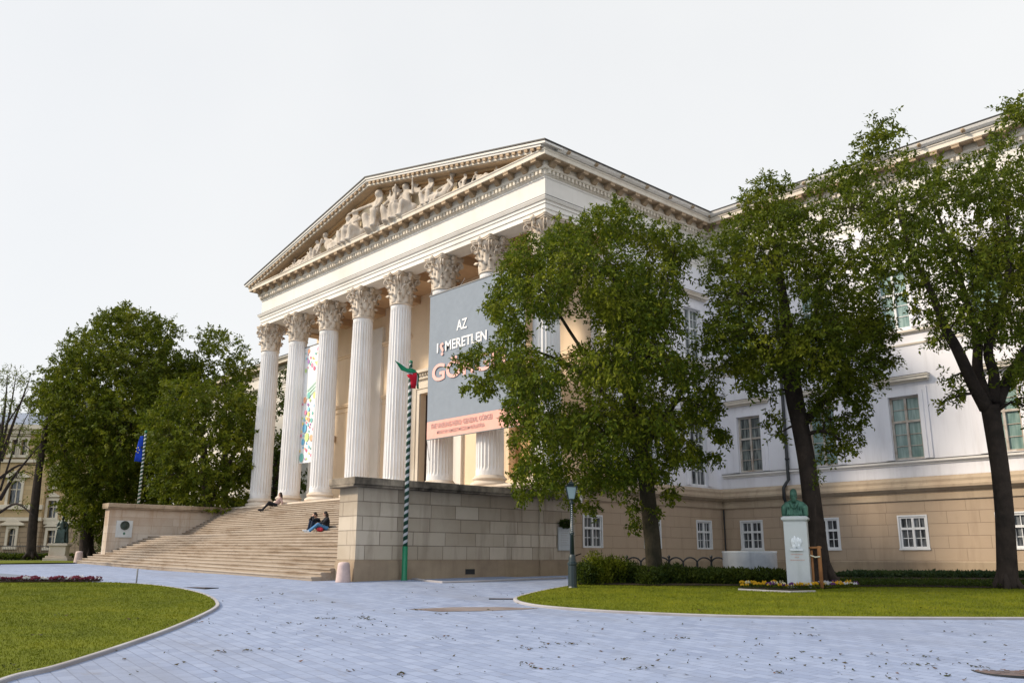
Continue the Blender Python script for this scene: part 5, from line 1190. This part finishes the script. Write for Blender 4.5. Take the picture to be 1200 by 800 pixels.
hg = thing('hedge', 'low clipped dark green hedge along the back of the right lawn', 'hedge', hp[0]); 
hp2 = [p+HD*.35 for p in hp]
link('foliage', fastmesh('foliage', clump(hp+hp2, 620, .28, .44, .085, .04)-np.array(hp[0]), 4), M['leaf_dark'], hg)
m = MB()
for p in hp[::2]: m.tube([p-hp[0], p-hp[0]+Vector((rnd.uniform(-.1,.1),rnd.uniform(-.1,.1),.4))], [.02,.008], 5)
m.build('stems', M['bark'], hg, False, True)
SH = [((684,686.5),.62,.34,'rounded leafy shrub beside the lamp post'),((703,685.5),.86,.36,'tallest shrub with upright shoots right of the lamp post'),((722,685),.74,.36,'dense shrub under the corner basement window'),((741,685),.66,.34,'shrub left of the drooping tree trunk'),((786,685),.55,.3,'tufted shrub right of the drooping tree trunk'),((763,687),.5,.28,'low shrub in front of the drooping tree trunk')]
for (px, h, w, lab) in SH:
    b = gp(*px); s = thing('shrub', lab, 'shrub', b); Q = [b+RT0*rnd.uniform(-w,w)*.8+HD*rnd.uniform(-.2,.4) for _ in range(7)]
    link('foliage', fastmesh('foliage', clump(Q, 330, w*.6, h, .095, .045)-np.array(b), 4), M['leaf_dense' if h > .7 else 'leaf_dark'], s); m = MB()
    for q in Q: m.tube([Vector((0,0,0)), (q-b)*.6+Vector((0,0,h*.6)), (q-b)+Vector((0,0,h*1.15))], [.015,.01,.004], 4)
    m.build('stems', M['bark'], s, False, True)
iv = along_px([(990,677.5),(1060,677.5),(1130,677.8),(1168,678),(1240,678)], 60)
struct(link('ivy', fastmesh('ivy', clump(iv+[p-HD*.5 for p in iv], 240, .34, .22, .1, .06), 4), M['leaf_ivy']), 'stuff')
lo = along_px([(985,688),(1080,688.5),(1165,690),(1240,691)], 50)
struct(link('low_ground_cover', fastmesh('low_ground_cover', clump(lo+[p+HD*.9 for p in lo], 90, .35, .12, .06, .035, .07), 4), M['leaf_dark']), 'stuff')
# pansies round the pedestal: one plant of each colour, copied
for nm, c in (('petal_yellow',(.50,.28,.012)),('petal_cream',(.50,.45,.28)),('petal_white',(.48,.48,.5)),('petal_purple',(.10,.03,.12)),('petal_dark_red',(.14,.02,.04))): M[nm] = mk(nm, c, None, .12, 12, .7, 0, 30, .2)
def pansy(name, label, pet, group):
    t = thing(name, label, 'flower', (0,0,0), 0, group); m = MB()
    for k in range(4):
        a = k*1.7; c = Vector((.055*math.cos(a),.055*math.sin(a),.15+.02*(k%2)))
        for q in range(5):
            b = q*1.257; m.ell(c+Vector((.022*math.cos(b),-.006,.022*math.sin(b))), (.02,.007,.02), 6)
    m.build('blossom', M[pet], t, True, True)
    V = clump([Vector((0,0,0))], 34, .1, .13, .06, .03); V[:,2] -= float(zg(0,0)); link('leaves', fastmesh('leaves', V, 4), M['leaf_dense'], t); return t
kinds = [pansy('pansy_plant','yellow pansy in the flower bed round the white pedestal','petal_yellow','yellow pansies round the pedestal'), pansy('pansy_plant','cream pansy in the flower bed round the white pedestal','petal_cream','cream pansies round the pedestal'), pansy('pansy_plant','white pansy in the flower bed round the white pedestal','petal_white','white pansies round the pedestal'), pansy('pansy_plant','dark purple pansy in the flower bed round the white pedestal','petal_purple','purple pansies round the pedestal')]
used = set()
for i in range(84):
    u = rnd.random(); px = 866+u*140; py = 690.2+rnd.uniform(-.8,2.6)-abs(px-925)*.012
    if 917 < px < 953 and py < 692: py = 692.6
    k = rnd.choices(range(4), (5,3,2,3))[0]; 
    if 880 < px < 900 and rnd.random() < .7: k = 0
    p = gp(px,py); o = kinds[k] if k not in used else copy_tree(kinds[k]); used.add(k); o.location = (p.x,p.y,p.z+.06); o.rotation_euler = (0,0,YAW+rnd.uniform(-.6,.6)); s = rnd.uniform(.6,.9); o.scale = (s,s,s)
ek = [gp(866,693.2), gp(900,695), gp(926,696), gp(955,695.5)]
kerb('flower_bed_edging', [(p.x,p.y) for p in ek], .05, .09)
kd = [pansy('begonia_plant','dark red leaved plant in the row along the far edge of the left lawn','petal_dark_red','dark red bedding plants along the left lawn'), pansy('begonia_plant','white flowered plant in the row along the far edge of the left lawn','petal_white','white bedding plants along the left lawn')]
for q in kd: q.children[1].data.materials[0] = M['leaf_maroon'] if 'leaf_maroon' in M else M.setdefault('leaf_maroon', leafmat('leaf_maroon', [(0,(.03,.014,.022)),(1,(.075,.03,.045))], .1, .55, 0))
us = set()
for i in range(70):
    px = -6+122*(i+rnd.uniform(.2,.8))/70; p = gp(px, 683.2+rnd.uniform(-.6,.9)); k = 1 if rnd.random() < .12 or 50 < px < 54 else 0
    o = kd[k] if k not in us else copy_tree(kd[k]); us.add(k); o.location = (p.x,p.y,p.z+.05); o.rotation_euler = (0,0,rnd.uniform(0,6)); s = rnd.uniform(.55,.85); o.scale = (s*1.4,s*1.4,s)
# low hoop fence behind the hedge
hf = [gp(735+116*i/7.0, 675.2) for i in range(8)]
fo = thing('hoop_fence', 'low dark iron fence of overlapping hoops behind the hedge', 'fence', hf[0])
for i in range(7):
    a, b = hf[i]-hf[0], hf[i+1]-hf[0]; d = b-a; P = []
    for t in np.linspace(0,1,15):
        th = math.pi*(1-t); x = .5+.53*math.cos(th); P.append(a+d*x+Vector((0,0,.40+.24*math.sin(th))))
    P = [Vector((P[0].x,P[0].y,-.1))]+P+[Vector((P[-1].x,P[-1].y,-.1))]
    MB().tube(P, .028, 6).build('hoop', M['iron'], fo, True, True)
for i in (0,3,6): MB().lathe([(.03,-.1),(.03,.62),(.055,.64),(.055,.69),(.0,.73)], 8, tuple(hf[i]-hf[0])).build('post', M['iron'], fo, True, True)
# ============================================================ FAR LEFT: HOUSE, IRON FENCE
TB = 100
hb = at(40, 651, TB); hb.z = float(zg(hb.x,hb.y)); KBd = TB/F
M['house'] = ashlar('house_stucco', (.47,.335,.18), (.50,.37,.21), (.33,.25,.15), 1.6, .5, 0, .03, .2, (.33,.24,.15), .05)
M['house_dark'] = ashlar('house_ground_floor', (.33,.245,.16), (.36,.27,.18), (.16,.12,.08), 1.5, .55, 0, .05, .3, (.18,.13,.09), .06)
M['house_trim'] = mk('house_trim', (.62,.55,.44), (.52,.45,.35), .08, 1, .85, .1, 20, .2); M['house_roof'] = mk('slate_roof', (.20,.23,.29), (.14,.16,.20), .15, 1, .7, .2, 10, .3); M['brick'] = mk('chimney_brick', (.22,.12,.08), (.16,.09,.06), .2, 2, .9, .2, 12, .2)
HT = lambda px, py=640: (at(px,py,TB)-hb).dot(RT0); HZ = lambda py: at(40,py,TB).z-hb.z
house = thing('apartment_house', 'ochre apartment house with arched windows and slate roof at the far left', 'house', hb, YAW)
T_ = lambda off: (lambda u, d, z: (u, off+d, z))
m = MB(); wl = -14
arch_holes = [(HT(8),HT(16.5),HZ(640),HZ(619)),(HT(51),HT(60),HZ(641),HZ(621)),(HT(-28),HT(-18),HZ(640),HZ(619))]
h1 = [(HT(10.5,577),HT(24.5,577),HZ(591),HZ(563)),(HT(53,596),HT(63,596),HZ(606),HZ(586)),(HT(-24,577),HT(-10,577),HZ(591),HZ(563))]
h2 = [(HT(14,524),HT(21,524),HZ(533),HZ(515)),(HT(25,524),HT(32,524),HZ(533),HZ(515)),(HT(57,560),HT(65,560),HZ(569),HZ(552)),(HT(-20,524),HT(-12,524),HZ(533),HZ(515))]
wall(m, T_(0), -14, HT(44), -.5, HZ(607), [arch_holes[0],arch_holes[2]], .4); wall(m, T_(.6), HT(44), HT(112), -.5, HZ(611), [arch_holes[1]], .4); m.add([(HT(44),0,-.5),(HT(44),.6,-.5),(HT(44),.6,HZ(607)),(HT(44),0,HZ(607))],[(0,1,2,3)])
m.build('ground_floor', M['house_dark'], house, local=True)
m = MB(); wall(m, T_(0), -14, HT(44), HZ(607), HZ(506), [h1[0],h1[2],h2[0],h2[1],h2[3]], .4); wall(m, T_(.6), HT(44), HT(112), HZ(611), HZ(506), [h1[1],h2[2]], .4); m.add([(HT(44),0,HZ(607)),(HT(44),.6,HZ(607)),(HT(44),.6,HZ(506)),(HT(44),0,HZ(506))],[(0,1,2,3)])
m.build('upper_wall', M['house'], house, local=True)
m = MB()
for py, d0, d1 in ((608,.25,.4),(594,.35,.5),(540,.25,.35),(505,.5,.7),(501,.8,.5)): m.box(-14,HT(44)+.1,-d0,-.003,HZ(py)-d1/2,HZ(py)+d1/2)
for py, d0, d1 in ((611,.25,.5),(572,.2,.3),(505,.5,.7),(501,.8,.5)): m.box(HT(44)+.11,HT(112),.6-d0,.597,HZ(py)-d1/2,HZ(py)+d1/2)
m.build('cornices', M['house_trim'], house, local=True)
def hwin(h, off, arch):
    u0,u1,z0,z1 = h; f = MB(); e = .28
    f.box(u0-e,u0,off-.15,off-.003,z0,z1); f.box(u1,u1+e,off-.15,off-.003,z0,z1); f.box(u0-e-.1,u1+e+.1,off-.28,off-.003,z0-.3,z0)
    if arch:
        n = 10; c = (u0+u1)/2; r = (u1-u0)/2; P = [(c+(r+.0)*math.cos(math.pi*k/n), z1-r+r*math.sin(math.pi*k/n)) for k in range(n+1)]
        f.prism([(u1,z1)]+[(a,b) for a, b in P if True]+[(u0,z1)], 'y', off-.10, off-.004) if False else None
        for k in range(n):
            a, b = P[k], P[k+1]; f.prism([a,b,(b[0],z1+.001),(a[0],z1+.001)], 'y', off-.05, off+.3)
        f.box(u0-e,u1+e,off-.15,off-.003,z1+.002,z1+.3); f.prism([(u0-.9,z1+.5),(u1+.9,z1+.5),((u0+u1)/2,z1+1.15)], 'y', off-.35, off-.003); f.box(u0-.95,u1+.95,off-.4,off-.003,z1+.34,z1+.5)
    else: f.box(u0-e,u1+e,off-.15,off-.003,z1,z1+.3); f.prism([(u0-.5,z1+.4),(u1+.5,z1+.4),((u0+u1)/2,z1+.95)], 'y', off-.3, off-.003)
    fr = f.build('window', M['house_trim'], house, local=True)
    g = MB(); g.box(u0,u1,off+.3,off+.33,z0,z1); g.build('pane', M['glass_dark'], fr, local=True)
    g = MB(); c = (u0+u1)/2; g.box(c-.06,c+.06,off+.24,off+.298,z0,z1); g.box(u0,u1,off+.25,off+.297,z0+(z1-z0)*.62,z0+(z1-z0)*.62+.1); g.build('frame', M['house_trim'], fr, local=True)
for h in arch_holes: hwin(h, .6 if h[0] > HT(44) else 0, h[0] < HT(44))
for h in h1: hwin(h, .6 if h[0] > HT(44) else 0, h[0] < HT(44))
for h in h2: hwin(h, .6 if h[0] > HT(44) else 0, False)
rf = MB().prism([(-.4,HZ(500)),(3.5,HZ(478)),(12,HZ(470)),(12,HZ(500))], 'x', -14, HT(112)).build('roof', M['house_roof'], house, local=True)
MB().box(-14,HT(112),-.55,-.35,HZ(500),HZ(498)).build('gutter', M['bronze_green'], rf, local=True)
m = MB(); m.box(HT(29,462),HT(39,462),4,6.5,HZ(480),HZ(455)); m.box(HT(28,462),HT(40,462),3.8,6.7,HZ(455),HZ(452)); m.build('chimney', M['brick'], rf, local=True)
MB().box(-14,HT(112),.95+.3,11.9,-.4,HZ(501)).build('house_core', M['house'], house, local=True)
fa, fb = at(-40,654,76), at(82,654,76); fa.z = float(zg(fa.x,fa.y)); fb.z = float(zg(fb.x,fb.y))
ir = thing('iron_fence', 'dark iron railing along the park edge in front of the ochre house', 'fence', fa); d = fb-fa; L = d.length; dn = d/L
m = MB()
for h in (.18,.55,1.15): m.tube([dn*0+Vector((0,0,h)), d+Vector((0,0,h))], .035, 5)
m.build('rails', M['iron'], ir, local=True)
m = MB()
for i in range(int(L/.14)): p = dn*(i*.14); m.tube([p+Vector((0,0,.0)), p+Vector((0,0,1.25))], [.022,.014], 4)
m.build('bars', M['iron'], ir, local=True)
for i in range(int(L/2.6)+1): MB().lathe([(.07,-.1),(.07,1.35),(.1,1.37),(.0,1.5)], 8, tuple(dn*(i*2.6))).build('post', M['iron'], ir, local=True)
fb2 = [at(px,653,72) for px in np.linspace(-30,84,26)]
fbush = thing('hedge', 'dark low hedge running in front of the iron railing at the far left', 'hedge', fb2[0]); 
link('foliage', fastmesh('foliage', clump(fb2, 170, .5, .5, .2, .1)-np.array(fb2[0]), 4), M['leaf_dark'], fbush)
# ============================================================ GRASS
blades('right_lawn_grass', LPR, in_r, 90000, .035, 27)
blades('left_lawn_grass', LPL, in_l, 100000, .03, 27)
# ============================================================ LIGHT
w = bpy.data.worlds.new('World'); scene.world = w; w.use_nodes = True; nt = w.node_tree; nt.nodes.clear()
SUN_EL, SUN_AZ = R(34), R(221)        # azimuth clockwise from +Y
out = nt.nodes.new('ShaderNodeOutputWorld'); bg = nt.nodes.new('ShaderNodeBackground'); sky = nt.nodes.new('ShaderNodeTexSky')
sky.sky_type = 'NISHITA'; sky.sun_disc = False; sky.sun_elevation = SUN_EL; sky.sun_rotation = SUN_AZ; sky.air_density = 1.0; sky.dust_density = 2.0
tc = nt.nodes.new('ShaderNodeTexCoord'); nz = nt.nodes.new('ShaderNodeTexNoise'); nz.inputs['Scale'].default_value = 1.6; nz.inputs['Detail'].default_value = 5
nt.links.new(tc.outputs['Generated'], nz.inputs['Vector'])
cr = nt.nodes.new('ShaderNodeMapRange'); cr.inputs[1].default_value = .2; cr.inputs[2].default_value = .8; cr.inputs[3].default_value = .80; cr.inputs[4].default_value = .97; nt.links.new(nz.outputs['Fac'], cr.inputs[0])
mx = nt.nodes.new('ShaderNodeMix'); mx.data_type = 'RGBA'; nt.links.new(cr.outputs[0], mx.inputs[0]); nt.links.new(sky.outputs[0], mx.inputs[6]); 
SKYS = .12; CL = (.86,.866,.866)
# overcast; out-of-view sky overhead and behind the camera brightened to fill shaded walls
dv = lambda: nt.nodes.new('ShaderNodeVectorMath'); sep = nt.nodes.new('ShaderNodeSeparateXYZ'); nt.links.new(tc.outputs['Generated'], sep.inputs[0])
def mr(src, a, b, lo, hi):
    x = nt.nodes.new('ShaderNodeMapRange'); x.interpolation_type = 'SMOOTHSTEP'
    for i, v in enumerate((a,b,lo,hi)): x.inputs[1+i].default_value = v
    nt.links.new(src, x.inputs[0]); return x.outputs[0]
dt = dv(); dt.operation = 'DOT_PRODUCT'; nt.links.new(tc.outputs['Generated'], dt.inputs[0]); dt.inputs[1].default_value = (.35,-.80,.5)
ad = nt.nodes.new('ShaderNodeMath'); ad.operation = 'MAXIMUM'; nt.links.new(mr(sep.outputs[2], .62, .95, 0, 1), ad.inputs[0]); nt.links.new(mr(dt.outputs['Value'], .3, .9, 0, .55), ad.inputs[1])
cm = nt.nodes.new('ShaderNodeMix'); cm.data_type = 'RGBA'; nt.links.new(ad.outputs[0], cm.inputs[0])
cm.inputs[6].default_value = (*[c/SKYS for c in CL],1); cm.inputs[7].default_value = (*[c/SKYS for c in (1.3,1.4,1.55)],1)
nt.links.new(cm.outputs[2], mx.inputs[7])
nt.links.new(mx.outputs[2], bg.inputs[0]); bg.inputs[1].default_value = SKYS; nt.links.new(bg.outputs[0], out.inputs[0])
sl_ = bpy.data.lights.new('sun','SUN'); so = bpy.data.objects.new('sun', sl_); COL.objects.link(so); sl_.energy = 4.0; sl_.angle = R(7); sl_.color = (1,.86,.68)
sd = Vector((math.sin(SUN_AZ)*math.cos(SUN_EL), math.cos(SUN_AZ)*math.cos(SUN_EL), math.sin(SUN_EL)))
so.rotation_euler = (-sd).to_track_quat('-Z','Y').to_euler(); so.location = (-30,-40,40)
scene.view_settings.view_transform = 'Standard'; scene.view_settings.look = 'None'; scene.view_settings.exposure = .18; scene.view_settings.gamma = 1
scene.view_settings.use_curve_mapping = False
scene.cycles.max_bounces = 6; scene.cycles.transparent_max_bounces = 4
